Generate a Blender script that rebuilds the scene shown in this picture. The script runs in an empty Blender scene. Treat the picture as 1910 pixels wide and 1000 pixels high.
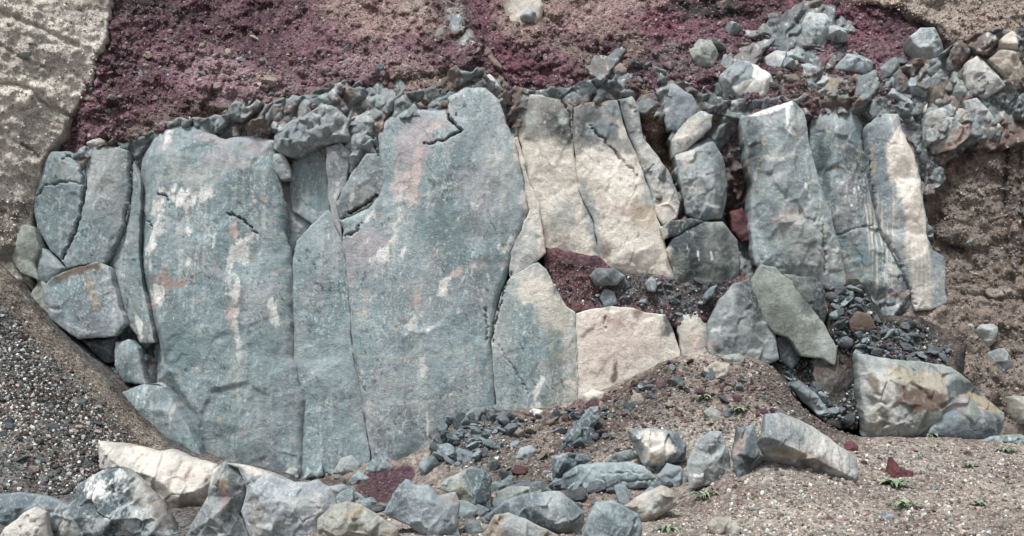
import bpy, math, random
import numpy as np
from mathutils import Vector, Matrix, Euler
from mathutils.geometry import delaunay_2d_cdt

# ------------------------------------------------------------------ camera, sky, sun, exposure
scene = bpy.context.scene
CAM_Y, CAM_Z, F = -22.0, 3.5, 2200.0            # camera position, focal length in photo pixels
cam_d = bpy.data.cameras.new("camera")
cam = bpy.data.objects.new("camera", cam_d)
scene.collection.objects.link(cam)
cam.location = (0, CAM_Y, CAM_Z)
cam.rotation_euler = (math.radians(90), 0, 0)
cam_d.sensor_width = 36.0
cam_d.lens = 36.0 * F / 1910.0
cam_d.shift_y = 150.0 / 1910.0
cam_d.clip_end = 500.0
scene.camera = cam

SUN_EL, SUN_AZ = math.radians(60), math.radians(205)   # azimuth clockwise from +Y
world = bpy.data.worlds.new("World")
scene.world = world
world.use_nodes = True
wn, wl = world.node_tree.nodes, world.node_tree.links
bg = wn["Background"]
sky = wn.new("ShaderNodeTexSky")
sky.sky_type = 'NISHITA'
sky.sun_disc = False
sky.sun_elevation = SUN_EL
sky.sun_rotation = SUN_AZ
sky.dust_density = 3.0
hs = wn.new("ShaderNodeHueSaturation")          # overcast: the blue of the clear sky greyed out
hs.inputs["Saturation"].default_value = 0.22
wl.new(sky.outputs[0], hs.inputs["Color"])
wl.new(hs.outputs[0], bg.inputs["Color"])
bg.inputs["Strength"].default_value = 0.05
sun_d = bpy.data.lights.new("sun", 'SUN')
sun_d.energy = 1.5
sun_d.angle = math.radians(11)
sun_d.color = (1.0, 0.97, 0.93)
sun = bpy.data.objects.new("sun", sun_d)
scene.collection.objects.link(sun)
sun.location = (-6, -10, 20)
sdir = Vector((math.sin(SUN_AZ) * math.cos(SUN_EL), math.cos(SUN_AZ) * math.cos(SUN_EL), math.sin(SUN_EL)))
sun.rotation_euler = sdir.to_track_quat('Z', 'Y').to_euler()
vs = scene.view_settings
vs.view_transform = 'Standard'
vs.look = 'None'
vs.gamma = 1.0
vs.exposure = 1.48
scene.cycles.max_bounces = 5
scene.cycles.diffuse_bounces = 2

RNG = np.random.default_rng(11)
random.seed(11)

# ------------------------------------------------------------------ maths helpers
def lin(r, g, b):
    c = np.array([r, g, b], float) / 255.0
    return np.where(c <= 0.04045, c / 12.92, ((c + 0.055) / 1.055) ** 2.4)

def px2w(u, v, Y):
    d = Y - CAM_Y
    return (u - 955.0) / F * d, Y, CAM_Z + (650.0 - v) / F * d

def _h(ix, iy, seed):
    x = ix.astype(np.int64).astype(np.uint32) * np.uint32(374761393) + iy.astype(np.int64).astype(np.uint32) * np.uint32(668265263) + np.uint32((seed * 2246822519) & 0xffffffff)
    x = (x ^ (x >> np.uint32(13))) * np.uint32(1274126177)
    x = (x ^ (x >> np.uint32(16))) * np.uint32(2654435761)
    return (x ^ (x >> np.uint32(15))).astype(np.float64) / 4294967295.0

def vnoise(x, y, seed=0):
    ix, iy = np.floor(x), np.floor(y)
    fx, fy = x - ix, y - iy
    fx = fx * fx * fx * (fx * (fx * 6 - 15) + 10)
    fy = fy * fy * fy * (fy * (fy * 6 - 15) + 10)
    a, b = _h(ix, iy, seed), _h(ix + 1, iy, seed)
    c, d = _h(ix, iy + 1, seed), _h(ix + 1, iy + 1, seed)
    return a + (b - a) * fx + (c - a) * fy + (a - b - c + d) * fx * fy

def fbm(x, y, octv=4, seed=0, gain=0.5):
    s, amp, tot = 0.0, 1.0, 0.0
    for i in range(octv):
        s = s + amp * vnoise(x, y, seed + i * 17)
        tot += amp
        amp *= gain
        x, y = 1.6 * x - 1.2 * y + 3.7, 1.2 * x + 1.6 * y + 1.3
    return s / tot

def cells(x, y, seed=0):
    """worley cells: distance F1, F2-F1, a random plane per cell, random per cell"""
    ix, iy = np.floor(x), np.floor(y)
    f1 = np.full(x.shape, 9.0); f2 = np.full(x.shape, 9.0)
    pl = np.zeros(x.shape); rd = np.zeros(x.shape)
    for dx in (-1, 0, 1):
        for dy in (-1, 0, 1):
            cx, cy = ix + dx, iy + dy
            px_, py_ = cx + _h(cx, cy, seed), cy + _h(cx, cy, seed + 5)
            d = np.hypot(x - px_, y - py_)
            r = _h(cx, cy, seed + 9)
            p = (_h(cx, cy, seed + 21) - .5) * (x - px_) * 2 + (_h(cx, cy, seed + 33) - .5) * (y - py_) * 2 + (r - .5) * 0.34
            near = d < f1
            f2 = np.where(near, f1, np.minimum(f2, d))
            f1 = np.where(near, d, f1)
            pl = np.where(near, p, pl)
            rd = np.where(near, r, rd)
    return f1, f2 - f1, pl, rd

def sstep(a, b, x):
    t = np.clip((x - a) / (b - a), 0, 1)
    return t * t * (3 - 2 * t)

def seg_dist(u, v, pts, closed=False):
    best = np.full(u.shape, 1e9); bx = np.zeros(u.shape); by = np.zeros(u.shape)
    n = len(pts)
    for i in range(n if closed else n - 1):
        ax, ay = pts[i]; cx, cy = pts[(i + 1) % n]
        ex, ey = cx - ax, cy - ay
        L = ex * ex + ey * ey + 1e-9
        t = np.clip(((u - ax) * ex + (v - ay) * ey) / L, 0, 1)
        qx, qy = ax + t * ex, ay + t * ey
        d = (u - qx) ** 2 + (v - qy) ** 2
        m = d < best
        best = np.where(m, d, best); bx = np.where(m, qx, bx); by = np.where(m, qy, by)
    return np.sqrt(best), bx, by

def inside(u, v, pts):
    c = np.zeros(u.shape, bool)
    n = len(pts)
    for i in range(n):
        ax, ay = pts[i]; bx, by = pts[(i + 1) % n]
        if ay == by: continue
        m = ((ay > v) != (by > v)) & (u < (bx - ax) * (v - ay) / (by - ay) + ax)
        c ^= m
    return c

def jag_poly(pts, amp, seed, seg=7.0):
    out = []
    n = len(pts)
    for i in range(n):
        a, b = np.array(pts[i][:2], float), np.array(pts[(i + 1) % n][:2], float)
        L = np.hypot(*(b - a))
        k = max(1, int(L / seg))
        nrm = np.array([-(b - a)[1], (b - a)[0]]) / (L + 1e-9)
        for j in range(k):
            t = j / k
            p = a + (b - a) * t
            w = fbm(np.array([p[0] / 16.0]), np.array([p[1] / 16.0]), 3, seed)[0] - .5
            out.append(tuple(p + nrm * w * 2 * amp))
    return out

# ------------------------------------------------------------------ object helpers
COL = scene.collection
def tag(o, label=None, cat=None, group=None, kind=None):
    if label: o["label"] = label
    if cat: o["category"] = cat
    if group: o["group"] = group
    if kind: o["kind"] = kind
    return o

def mesh_np(name, V, faces4=None, faces3=None, cols=None, smooth=True, sharp=None):
    me = bpy.data.meshes.new(name)
    nq = 0 if faces4 is None else len(faces4)
    nt = 0 if faces3 is None else len(faces3)
    me.vertices.add(len(V))
    me.vertices.foreach_set("co", np.ascontiguousarray(V, np.float32).ravel())
    loops = []
    if nq: loops.append(np.asarray(faces4, np.int32).ravel())
    if nt: loops.append(np.asarray(faces3, np.int32).ravel())
    lv = np.concatenate(loops)
    me.loops.add(len(lv))
    me.loops.foreach_set("vertex_index", lv)
    me.polygons.add(nq + nt)
    st = np.concatenate([np.arange(nq) * 4, nq * 4 + np.arange(nt) * 3]).astype(np.int32)
    me.polygons.foreach_set("loop_start", st)
    me.update(calc_edges=True)
    me.validate()
    me.polygons.foreach_set("use_smooth", np.full(nq + nt, smooth))
    if cols is not None:
        a = me.color_attributes.new("Col", 'FLOAT_COLOR', 'POINT')
        c4 = np.ones((len(V), 4), np.float32); c4[:, :3] = cols
        a.data.foreach_set("color", c4.ravel())
    if sharp is not None:
        me.set_sharp_from_angle(angle=math.radians(sharp))
    return me

def link(name, me, mat, loc=(0, 0, 0), parent=None):
    o = bpy.data.objects.new(name, me)
    o.location = loc
    COL.objects.link(o)
    if mat is not None and not me.materials: me.materials.append(mat)
    if parent: o.parent = parent
    return o

# ------------------------------------------------------------------ materials (node based)
class N:
    def __init__(s, name):
        s.m = bpy.data.materials.new(name); s.m.use_nodes = True
        s.t = s.m.node_tree; s.b = s.t.nodes["Principled BSDF"]
        s.b.inputs["Specular IOR Level"].default_value = 0.25
        s.co = s.t.nodes.new("ShaderNodeTexCoord").outputs["Object"]
    def node(s, ty, **kw):
        n = s.t.nodes.new(ty)
        for k, v in kw.items(): setattr(n, k, v)
        return n
    def put(s, sock, val):
        if hasattr(val, "is_linked"): s.t.links.new(val, sock)
        else: sock.default_value = val
    def noise(s, scale, detail=6, rough=.6, vec=None, dist=0.0):
        n = s.node("ShaderNodeTexNoise"); s.put(n.inputs["Vector"], vec or s.co)
        n.inputs["Scale"].default_value = scale; n.inputs["Detail"].default_value = detail
        n.inputs["Roughness"].default_value = rough; n.inputs["Distortion"].default_value = dist
        return n.outputs["Fac"]
    def vor(s, scale, feature='F1', out="Distance", vec=None):
        n = s.node("ShaderNodeTexVoronoi", feature=feature); s.put(n.inputs["Vector"], vec or s.co)
        n.inputs["Scale"].default_value = scale
        return n.outputs[out]
    def rng(s, x, a, b, c=0.0, d=1.0, smooth=False):
        n = s.node("ShaderNodeMapRange", interpolation_type='SMOOTHSTEP' if smooth else 'LINEAR')
        s.put(n.inputs["Value"], x)
        for i, v in zip(("From Min", "From Max", "To Min", "To Max"), (a, b, c, d)): n.inputs[i].default_value = v
        return n.outputs[0]
    def math(s, op, a, b=0.0):
        n = s.node("ShaderNodeMath", operation=op); s.put(n.inputs[0], a); s.put(n.inputs[1], b)
        return n.outputs[0]
    def mix(s, f, a, b, mode='MIX'):
        n = s.node("ShaderNodeMix", data_type='RGBA', blend_type=mode)
        s.put(n.inputs[0], f); s.put(n.inputs[6], a); s.put(n.inputs[7], b)
        return n.outputs[2]
    def grey(s, f):
        n = s.node("ShaderNodeCombineColor")
        for i in range(3): s.put(n.inputs[i], f)
        return n.outputs[0]
    def attr(s, name="Col"):
        return s.node("ShaderNodeAttribute", attribute_name=name).outputs["Color"]
    def stretch(s, sx, sy, sz, rot=(0, 0, 0)):
        n = s.node("ShaderNodeMapping"); s.put(n.inputs["Vector"], s.co)
        n.inputs["Scale"].default_value = (sx, sy, sz); n.inputs["Rotation"].default_value = rot
        return n.outputs[0]
    def bump(s, h, dist, strength=1.0, prev=None):
        n = s.node("ShaderNodeBump"); s.put(n.inputs["Height"], h)
        n.inputs["Distance"].default_value = dist; n.inputs["Strength"].default_value = strength
        if prev is not None: s.t.links.new(prev, n.inputs["Normal"])
        return n.outputs[0]
    def done(s, col, nrm=None, rough=0.9):
        s.put(s.b.inputs["Base Color"], col); s.put(s.b.inputs["Roughness"], rough)
        if nrm is not None: s.t.links.new(nrm, s.b.inputs["Normal"])
        return s.m

def rock_material():
    n = N("basalt")
    c = n.attr()
    fine = n.noise(38, 8, .72)
    mid = n.noise(7, 7, .65, dist=.4)
    streak = n.noise(5, 6, .7, n.stretch(2.2, 1, .35, (0, .25, 0)))
    c = n.mix(1.0, c, n.grey(n.rng(fine, .3, .7, .84, 1.16)), 'MULTIPLY')
    c = n.mix(1.0, c, n.grey(n.rng(mid, .3, .7, .82, 1.17)), 'MULTIPLY')
    c = n.mix(1.0, c, n.grey(n.rng(streak, .3, .7, .90, 1.10)), 'MULTIPLY')
    speck = n.rng(n.noise(55, 3, .6), .67, .75, 0, .36)
    c = n.mix(speck, c, (.62, .64, .63, 1))
    pit = n.rng(n.noise(26, 5, .7), .33, .25, 0, .4)
    c = n.mix(pit, c, (.05, .06, .06, 1))
    b = n.bump(n.noise(5, 10, .72), .09, .75)
    b = n.bump(fine, .02, .9, b)
    return n.done(c, b, .88)

def soil_material(name, scale=42.0, lo=.55, hi=1.5, bump=.03, spec=.35):
    n = N(name)
    c = n.attr()
    warp = n.mix(.03, n.co, n.node("ShaderNodeTexNoise").outputs["Color"], 'ADD')
    g1 = n.vor(scale, out="Color", vec=warp)
    sep = n.node("ShaderNodeSeparateColor"); n.t.links.new(g1, sep.inputs[0])
    grain = n.rng(sep.outputs[0], 0, 1, lo, hi)
    d = n.vor(scale, vec=warp)
    c = n.mix(1.0, c, n.grey(grain), 'MULTIPLY')
    c = n.mix(1.0, c, n.grey(n.rng(n.noise(6, 8, .7), .3, .7, .72, 1.28)), 'MULTIPLY')
    c = n.mix(1.0, c, n.grey(n.rng(n.noise(90, 4, .7), .3, .7, .75, 1.25)), 'MULTIPLY')
    b = n.bump(n.noise(9, 9, .72), .09, .8)
    b = n.bump(d, bump, -.9, b)
    return n.done(c, b, .95)

def stone_material(name, col=None):
    n = N(name)
    if col is None: c = n.attr()
    else:
        r = n.node("ShaderNodeObjectInfo").outputs["Random"]
        c = n.mix(1.0, tuple(col) + (1,), n.grey(n.rng(r, 0, 1, .62, 1.45)), 'MULTIPLY')
    k = 25 if col is None else 3.2
    c = n.mix(1.0, c, n.grey(n.rng(n.noise(k, 8, .75), .3, .7, .6, 1.35)), 'MULTIPLY')
    c = n.mix(n.rng(n.noise(k * .6, 6, .72), .58, .7, 0, .5), c, (.5, .5, .49, 1))
    b = n.bump(n.noise(k * .8, 9, .75), .02 if col is None else .12, .8)
    return n.done(c, b, .9)

M_ROCK = rock_material()
M_SCORIA = soil_material("scoria", 26, .5, 1.55, .05)
M_TUFF = soil_material("tuff", 40, .72, 1.25, .02)
M_SOIL = soil_material("soil", 30, .7, 1.3, .03)
M_GRAVEL = soil_material("gravel", 24, .35, 1.7, .05)
M_GROUND = soil_material("ground", 20, .55, 1.45, .04)
M_PEBBLE = stone_material("pebbles")
M_STONE_GREY = stone_material("grey_stone", lin(134, 147, 152))
M_STONE_DARK = stone_material("dark_stone", lin(96, 104, 110))
M_STONE_TAN = stone_material("tan_stone", lin(156, 148, 138))
M_STONE_RED = stone_material("red_stone", lin(102, 78, 82))

# ------------------------------------------------------------------ stains of the rock (lichen, lime, clay, dark rock) and some painted cleft shade, at their places on the cliff
SC = {'white': lin(222, 224, 222), 'cream': lin(214, 209, 200), 'cream2': lin(226, 221, 213), 'pink': lin(200, 182, 177), 'rust': lin(162, 138, 132),
      'dark': lin(66, 74, 78), 'brown': lin(104, 90, 80), 'pale': lin(172, 180, 178), 'violet': lin(170, 164, 169), 'ochre': lin(172, 156, 132),
      'tealdk': lin(116, 137, 140), 'maroon': lin(104, 78, 80), 'green': lin(144, 151, 146), 'blue': lin(134, 148, 155)}
STAINS = []
def E(c, u, v, ru, rv, rot=0, s=1.0, m='soft'): STAINS.append(('E', c, u, v, ru, rv, rot, s, m))
def P(c, pts, f=8, s=1.0, m='soft'): STAINS.append(('P', c, pts, f, s, m))
# left column group
E('white', 75, 330, 12, 14, 0, .4); E('pale', 130, 320, 30, 20, 0, .6); E('pale', 200, 330, 20, 40, 0, .5); E('ochre', 175, 545, 9, 40, -15, .5); E('ochre', 180, 560, 6, 14, 0, .5)
P('brown', [(100, 512), (150, 495), (185, 488), (190, 500), (150, 512), (105, 528)], 5, .9); E('white', 117, 575, 5, 12, 0, .8, 'splat'); E('dark', 105, 525, 22, 9, -20, .6)
# broad column
E('white', 345, 375, 62, 36, 15, 1.0, 'splat'); E('white', 388, 362, 18, 26, -20, .9); E('white', 318, 260, 16, 30, 15, .95, 'splat'); E('white', 300, 390, 24, 60, 10, .9, 'splat')
E('white', 285, 465, 18, 40, 12, .85, 'splat'); E('white', 305, 425, 14, 24, 20, .7); E('pale', 360, 330, 70, 30, 10, .7); E('violet', 400, 260, 60, 14, 6, .8); E('violet', 480, 275, 40, 20, -10, .7)
E('violet', 420, 300, 60, 30, 0, .5); E('pale', 420, 312, 90, 9, 3, .6)
E('rust', 312, 525, 34, 20, 12, .75); E('rust', 342, 532, 12, 10, 0, .9); E('white', 298, 552, 22, 20, 10, .95); E('pink', 285, 565, 14, 12, 0, .9); E('white', 285, 500, 6, 26, 10, .7, 'splat')
E('white', 405, 455, 5, 24, 4, .9, 'splat'); E('white', 360, 490, 8, 12, 10, .8, 'splat'); E('white', 358, 435, 8, 18, -10, .7, 'splat')
E('white', 450, 475, 22, 44, 8, .85); E('pink', 440, 437, 14, 16, 0, .8); E('white', 440, 540, 16, 40, 0, .8); E('pink', 440, 585, 12, 22, 0, .75); E('white', 447, 630, 8, 60, 0, .7); E('pale', 447, 700, 22, 110, 2, .45)
E('white', 517, 590, 12, 28, -6, 1.1); E('white', 508, 565, 7, 18, 0, .9); E('white', 475, 450, 14, 14, 0, .7, 'splat')
E('tealdk', 340, 650, 60, 60, 0, .6); E('tealdk', 400, 820, 110, 50, 10, .35); E('tealdk', 500, 690, 40, 120, 0, .5); E('pale', 325, 300, 24, 40, 0, .4); E('blue', 275, 320, 22, 80, 4, .6)
P('white', [(246, 575), (268, 600), (272, 630), (262, 634), (255, 610)], 3, .8, 'splat'); E('white', 325, 765, 5, 40, 8, .5)
# middle columns
E('pale', 622, 380, 8, 70, 4, .8, 'splat'); E('white', 630, 355, 9, 34, 6, .7, 'splat'); E('white', 612, 440, 3, 14, 0, .9, 'splat'); E('pale', 670, 370, 26, 22, -30, .7)
E('white', 655, 375, 14, 24, 25, .7, 'splat'); E('violet', 770, 280, 42, 70, 8, .85); E('pink', 778, 330, 14, 90, 6, .65); E('pink', 752, 345, 26, 30, 0, .5); E('violet', 690, 470, 50, 60, 0, .75)
E('violet', 655, 510, 12, 40, 0, .7); E('white', 740, 430, 10, 60, 18, .8, 'splat'); E('white', 715, 480, 40, 22, -18, .9, 'splat'); E('white', 690, 405, 18, 24, 0, .8, 'splat')
E('white', 752, 470, 9, 26, 22, .9, 'splat'); E('violet', 800, 230, 50, 20, 0, .6); E('pink', 815, 235, 26, 10, -30, .6)
E('white', 832, 532, 14, 26, 22, 1.05); E('pink', 848, 512, 18, 11, -20, .9); E('white', 825, 550, 20, 9, 0, .8, 'splat'); E('pink', 884, 500, 10, 8, -30, .9)
E('pink', 780, 555, 10, 24, 5, .85); E('rust', 782, 583, 5, 6, 0, .8); E('white', 780, 592, 22, 22, 0, .9, 'splat'); E('white', 765, 612, 24, 14, 0, .8, 'splat'); E('white', 800, 610, 16, 10, 0, .7, 'splat')
E('white', 886, 385, 8, 12, -15, 1.1); E('white', 897, 378, 5, 7, 0, .9); E('white', 912, 515, 7, 22, 12, .9, 'splat'); E('white', 905, 540, 8, 16, 10, .8, 'splat'); E('white', 895, 560, 12, 8, 0, .7, 'splat')
E('white', 912, 278, 26, 55, -28, .75, 'splat'); E('white', 940, 350, 8, 40, -10, .7, 'splat'); E('white', 940, 460, 34, 14, -28, .75, 'splat'); E('pale', 930, 300, 40, 90, -10, .5); E('violet', 900, 350, 60, 60, 0, .4)
E('tealdk', 830, 425, 60, 46, 0, .75); E('blue', 900, 260, 40, 40, 0, .6); E('pale', 785, 690, 14, 120, -8, .5); E('white', 798, 790, 4, 36, -3, .8, 'splat'); E('white', 790, 680, 12, 40, -10, .55, 'splat')
P('pale', [(660, 660), (760, 664), (912, 652), (912, 656), (760, 669), (660, 665)], 3, .7); P('pale', [(670, 742), (770, 747), (900, 738), (900, 741), (770, 752), (670, 746)], 3, .6)
E('tealdk', 640, 790, 40, 80, 0, .5); E('tealdk', 740, 560, 60, 30, -15, .4)
# pale columns
P('dark', [(945, 178), (1160, 178), (1178, 250), (1190, 300), (1120, 290), (1068, 280), (985, 262), (955, 250)], 14, .55)
P('cream', [(955, 250), (985, 255), (1062, 275), (1075, 285), (1120, 280), (1185, 300), (1240, 340), (1270, 380), (1240, 420), (1246, 470), (1262, 525), (1110, 495), (1010, 480)], 12, 1.0)
E('cream2', 1165, 470, 50, 40, 10, 1.0); E('cream2', 1150, 320, 60, 40, 10, .8); E('cream2', 1030, 330, 40, 50, 0, .7); E('cream2', 990, 330, 14, 40, 0, .5)
E('blue', 1045, 410, 34, 50, 8, .45); P('blue', [(1078, 335), (1092, 340), (1108, 375), (1118, 420), (1130, 470), (1112, 480), (1100, 430), (1084, 380)], 8, .7); E('pink', 1170, 390, 34, 22, 0, .6); E('ochre', 1195, 400, 40, 30, 20, .5)
E('brown', 1180, 480, 20, 14, 0, .4); E('brown', 1045, 455, 40, 18, 0, .4); E('brown', 1128, 465, 18, 24, 0, .7); E('pale', 1220, 340, 26, 50, -25, .7); E('blue', 1208, 360, 12, 40, -10, .5); E('brown', 1248, 495, 8, 16, 0, .5)
E('pale', 995, 220, 18, 22, 0, .8); E('dark', 1040, 235, 30, 46, -20, .65); E('dark', 970, 205, 12, 60, 0, .8); E('pale', 1050, 222, 8, 18, 0, .9); E('dark', 1095, 230, 26, 50, 0, .8); E('blue', 1140, 205, 22, 22, 0, .7)
E('blue', 1120, 245, 40, 20, 10, .7); E('dark', 1135, 255, 20, 16, 0, .5); E('cream', 1160, 245, 10, 22, 0, .8); E('pale', 1095, 235, 8, 8, 0, .8); E('white', 1038, 180, 8, 4, 0, .9)
E('pale', 990, 430, 16, 50, 4, .8); E('dark', 998, 440, 7, 24, 0, .6, 'splat'); E('cream', 1000, 545, 52, 36, 20, .7); E('cream', 985, 400, 12, 50, -10, .6); E('dark', 1035, 545, 16, 20, 20, .65); E('white', 1040, 560, 10, 10, 0, .7, 'splat')
E('dark', 1028, 598, 12, 8, -20, .6, 'splat'); E('dark', 1000, 565, 22, 5, -30, .6, 'splat'); E('white', 1003, 728, 9, 38, 15, .95); E('white', 1000, 760, 12, 20, 15, .8); E('tealdk', 960, 690, 40, 60, 0, .35); E('pale', 935, 640, 14, 60, 6, .4)
P('cream', [(960, 525), (1005, 500), (1040, 550), (1068, 590), (1074, 740), (1062, 750), (1052, 640), (1000, 585)], 22, .6)
P('cream', [(1085, 580), (1130, 570), (1240, 600), (1262, 640), (1275, 670), (1170, 730), (1076, 755), (1076, 620)], 14, .95); P('pink', [(1110, 585), (1200, 590), (1235, 640), (1160, 690), (1080, 720), (1085, 620)], 22, .5)
E('rust', 1142, 598, 26, 18, -10, .55); E('brown', 1145, 692, 8, 34, 3, .9); E('brown', 1190, 585, 12, 16, 0, .7); E('dark', 1245, 605, 22, 30, 10, .85); E('dark', 1128, 560, 14, 20, 0, .5); E('pale', 1120, 555, 20, 14, 0, .7)
E('cream', 1290, 620, 24, 40, 0, .85); E('pink', 1300, 640, 30, 24, 0, .6); E('dark', 1345, 600, 22, 16, 0, .5); E('dark', 1360, 640, 36, 14, 0, .7); E('white', 1335, 615, 12, 14, 0, .7, 'splat'); E('dark', 1335, 560, 24, 34, 0, .35)
# right columns
P('white', [(1395, 208), (1430, 204), (1478, 186), (1482, 193), (1436, 213), (1400, 217)], 3, 1.0); P('white', [(1466, 192), (1474, 200), (1468, 235), (1482, 255), (1476, 258), (1460, 240)], 3, .9); E('white', 1512, 498, 10, 30, -15, .9, 'splat'); E('pale', 1480, 430, 50, 70, -15, .6); E('pink', 1460, 405, 40, 30, 0, .5, 'splat'); E('white', 1500, 360, 10, 24, -25, .7, 'splat')
E('pale', 1540, 450, 20, 90, -18, .7); E('green', 1420, 330, 30, 40, 0, .4); E('white', 1440, 300, 30, 10, 10, .6, 'splat'); E('pale', 1485, 230, 18, 40, -10, .6); E('pale', 1460, 290, 30, 14, 0, .5); E('white', 1410, 325, 4, 14, 0, .9)
E('dark', 1404, 275, 24, 80, 0, .75); E('dark', 1342, 330, 18, 70, 0, .7); E('dark', 1535, 300, 16, 90, -6, .7)  # dark rock, with shade of the clefts between columns painted in
E('white', 1562, 245, 10, 14, 0, .95, 'splat'); E('ochre', 1540, 250, 5, 40, 0, .6, 'splat'); E('dark', 1580, 300, 36, 60, 0, .5); E('dark', 1590, 400, 36, 40, 0, .5); E('white', 1590, 355, 3, 9, 0, 1.0); E('white', 1600, 353, 3, 9, 0, 1.0); E('white', 1587, 382, 4, 4, 0, .9)
for k in range(9):
    E('cream', 1612 + 6 * k + (k % 3) * 2, 430 + 18 * (k % 4), 1.8, 70 + 14 * (k % 3), -1.5, .8)
E('pale', 1660, 510, 34, 34, 0, .8, 'splat'); E('white', 1655, 500, 26, 22, 0, .6, 'splat'); E('pale', 1600, 520, 40, 30, 0, .6); E('rust', 1580, 512, 8, 6, 0, .6); E('white', 1690, 570, 8, 20, 0, .6, 'splat'); E('dark', 1680, 555, 14, 22, 0, .4)
P('cream2', [(1648, 265), (1672, 240), (1690, 252), (1708, 295), (1718, 335), (1724, 385), (1730, 440), (1716, 470), (1690, 450), (1682, 400), (1668, 360), (1652, 320)], 6, 1.05)
P('cream', [(1684, 440), (1728, 440), (1738, 500), (1738, 575), (1708, 578), (1694, 520)], 8, .8); 
for k in range(6): E('pale', 1695 + 8 * k, 500, 2, 60, -2, .7)
E('ochre', 1628, 300, 6, 40, 0, .5); E('rust', 1636, 240, 6, 16, 0, .5); E('cream', 1660, 235, 5, 22, 0, .9); E('blue', 1640, 235, 30, 20, 0, .6)
E('green', 1460, 560, 50, 60, 0, .7); E('pale', 1535, 640, 22, 30, -20, .8); E('dark', 1450, 590, 40, 20, 0, .35); E('ochre', 1545, 570, 6, 30, -5, .7); E('dark', 1505, 560, 26, 30, -20, .6); E('green', 1420, 640, 18, 20, 0, .6)
P('ochre', [(1645, 685), (1760, 695), (1750, 730), (1690, 728), (1648, 705)], 14, .55); P('brown', [(1650, 712), (1690, 722), (1750, 728), (1745, 760), (1700, 768), (1655, 745)], 9, .95); P('cream', [(1612, 690), (1655, 690), (1660, 800), (1612, 800)], 14, .45); P('dark', [(1748, 715), (1775, 705), (1810, 712), (1830, 742), (1800, 742), (1765, 742), (1750, 750)], 6, .9)
P('ochre', [(1770, 738), (1800, 730), (1840, 745), (1860, 775), (1845, 772), (1800, 748)], 6, .8); E('pale', 1700, 800, 60, 18, -12, .8); E('dark', 1640, 780, 8, 18, 0, .6); E('brown', 1620, 715, 8, 24, 0, .8); E('dark', 1845, 790, 16, 20, 0, .5); E('blue', 1785, 790, 30, 16, 0, .7); E('violet', 1770, 752, 20, 14, 0, .7)
# upper right blocks, and the lime-splashed boulder
P('white', [(1381, 112), (1396, 114), (1404, 128), (1398, 150), (1362, 164), (1378, 180), (1395, 192), (1428, 184), (1444, 156), (1430, 134), (1410, 122)], 3, 1.2); E('white', 1320, 137, 10, 4, 0, .9); E('white', 1340, 138, 12, 4, 0, .8, 'splat')
E('cream', 1285, 245, 40, 16, -35, .8); E('white', 1315, 213, 16, 8, 0, .8, 'splat'); E('white', 1450, 110, 12, 9, 0, .7, 'splat'); E('pale', 1262, 165, 30, 10, 0, .7, 'splat'); E('cream', 1280, 295, 16, 24, 0, .5); E('cream', 1290, 355, 22, 9, 0, .6); E('white', 1330, 395, 9, 7, 0, .6)
P('rust', [(1740, 285), (1790, 235), (1808, 222), (1795, 262), (1765, 290)], 6, .7); E('pale', 1840, 250, 30, 10, -5, .8); E('cream', 1835, 240, 16, 12, 0, .5); E('maroon', 1382, 420, 20, 28, -30, .9); E('white', 1300, 480, 4, 20, -8, .8, 'splat'); E('white', 1325, 480, 4, 16, -10, .8, 'splat'); E('white', 1280, 470, 5, 20, 0, .5, 'splat'); E('green', 1270, 490, 14, 24, 0, .6); E('dark', 1345, 440, 26, 24, 0, .5)
# foreground boulders
P('cream2', [(235, 830), (320, 845), (405, 872), (408, 885), (385, 930), (340, 915), (280, 880), (240, 855)], 10, .75); P('brown', [(270, 905), (330, 925), (380, 940), (350, 990), (300, 985)], 8, .5); E('pink', 355, 885, 18, 14, 0, .4)
E('white', 190, 910, 50, 36, 15, .9, 'splat'); E('white', 225, 890, 30, 18, 0, .8, 'splat'); E('white', 260, 960, 50, 20, -30, .6, 'splat'); E('white', 110, 970, 20, 30, 0, .7, 'splat'); E('rust', 425, 925, 12, 24, 0, .6); E('ochre', 425, 905, 14, 16, 0, .6); E('dark', 440, 905, 10, 10, 0, .7); E('cream', 470, 876, 30, 8, 12, .9)
E('pale', 560, 930, 40, 30, 0, .6, 'splat'); E('ochre', 480, 960, 20, 40, 0, .3); E('ochre', 850, 920, 40, 30, 0, .3); E('ochre', 665, 955, 30, 14, 0, .5); E('white', 845, 970, 6, 22, -10, .7, 'splat')
P('cream2', [(1185, 815), (1210, 806), (1240, 815), (1258, 830), (1250, 855), (1225, 865), (1205, 855)], 8, .95); E('ochre', 1220, 850, 30, 12, 0, .4); E('pale', 1210, 945, 30, 20, -20, .6); E('white', 1300, 890, 10, 26, 20, .6); P('pale', [(1300, 890), (1322, 845), (1340, 835), (1356, 870), (1350, 880), (1335, 850), (1318, 870)], 4, .6)
E('pink', 1378, 830, 8, 30, 10, .6); E('brown', 1520, 860, 50, 16, 20, .65); E('ochre', 1460, 845, 50, 10, 5, .5); E('pale', 1500, 800, 70, 14, 20, .7); E('brown', 1440, 835, 24, 9, 0, .4); E('rust', 1345, 708, 18, 8, -15, .5)

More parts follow.
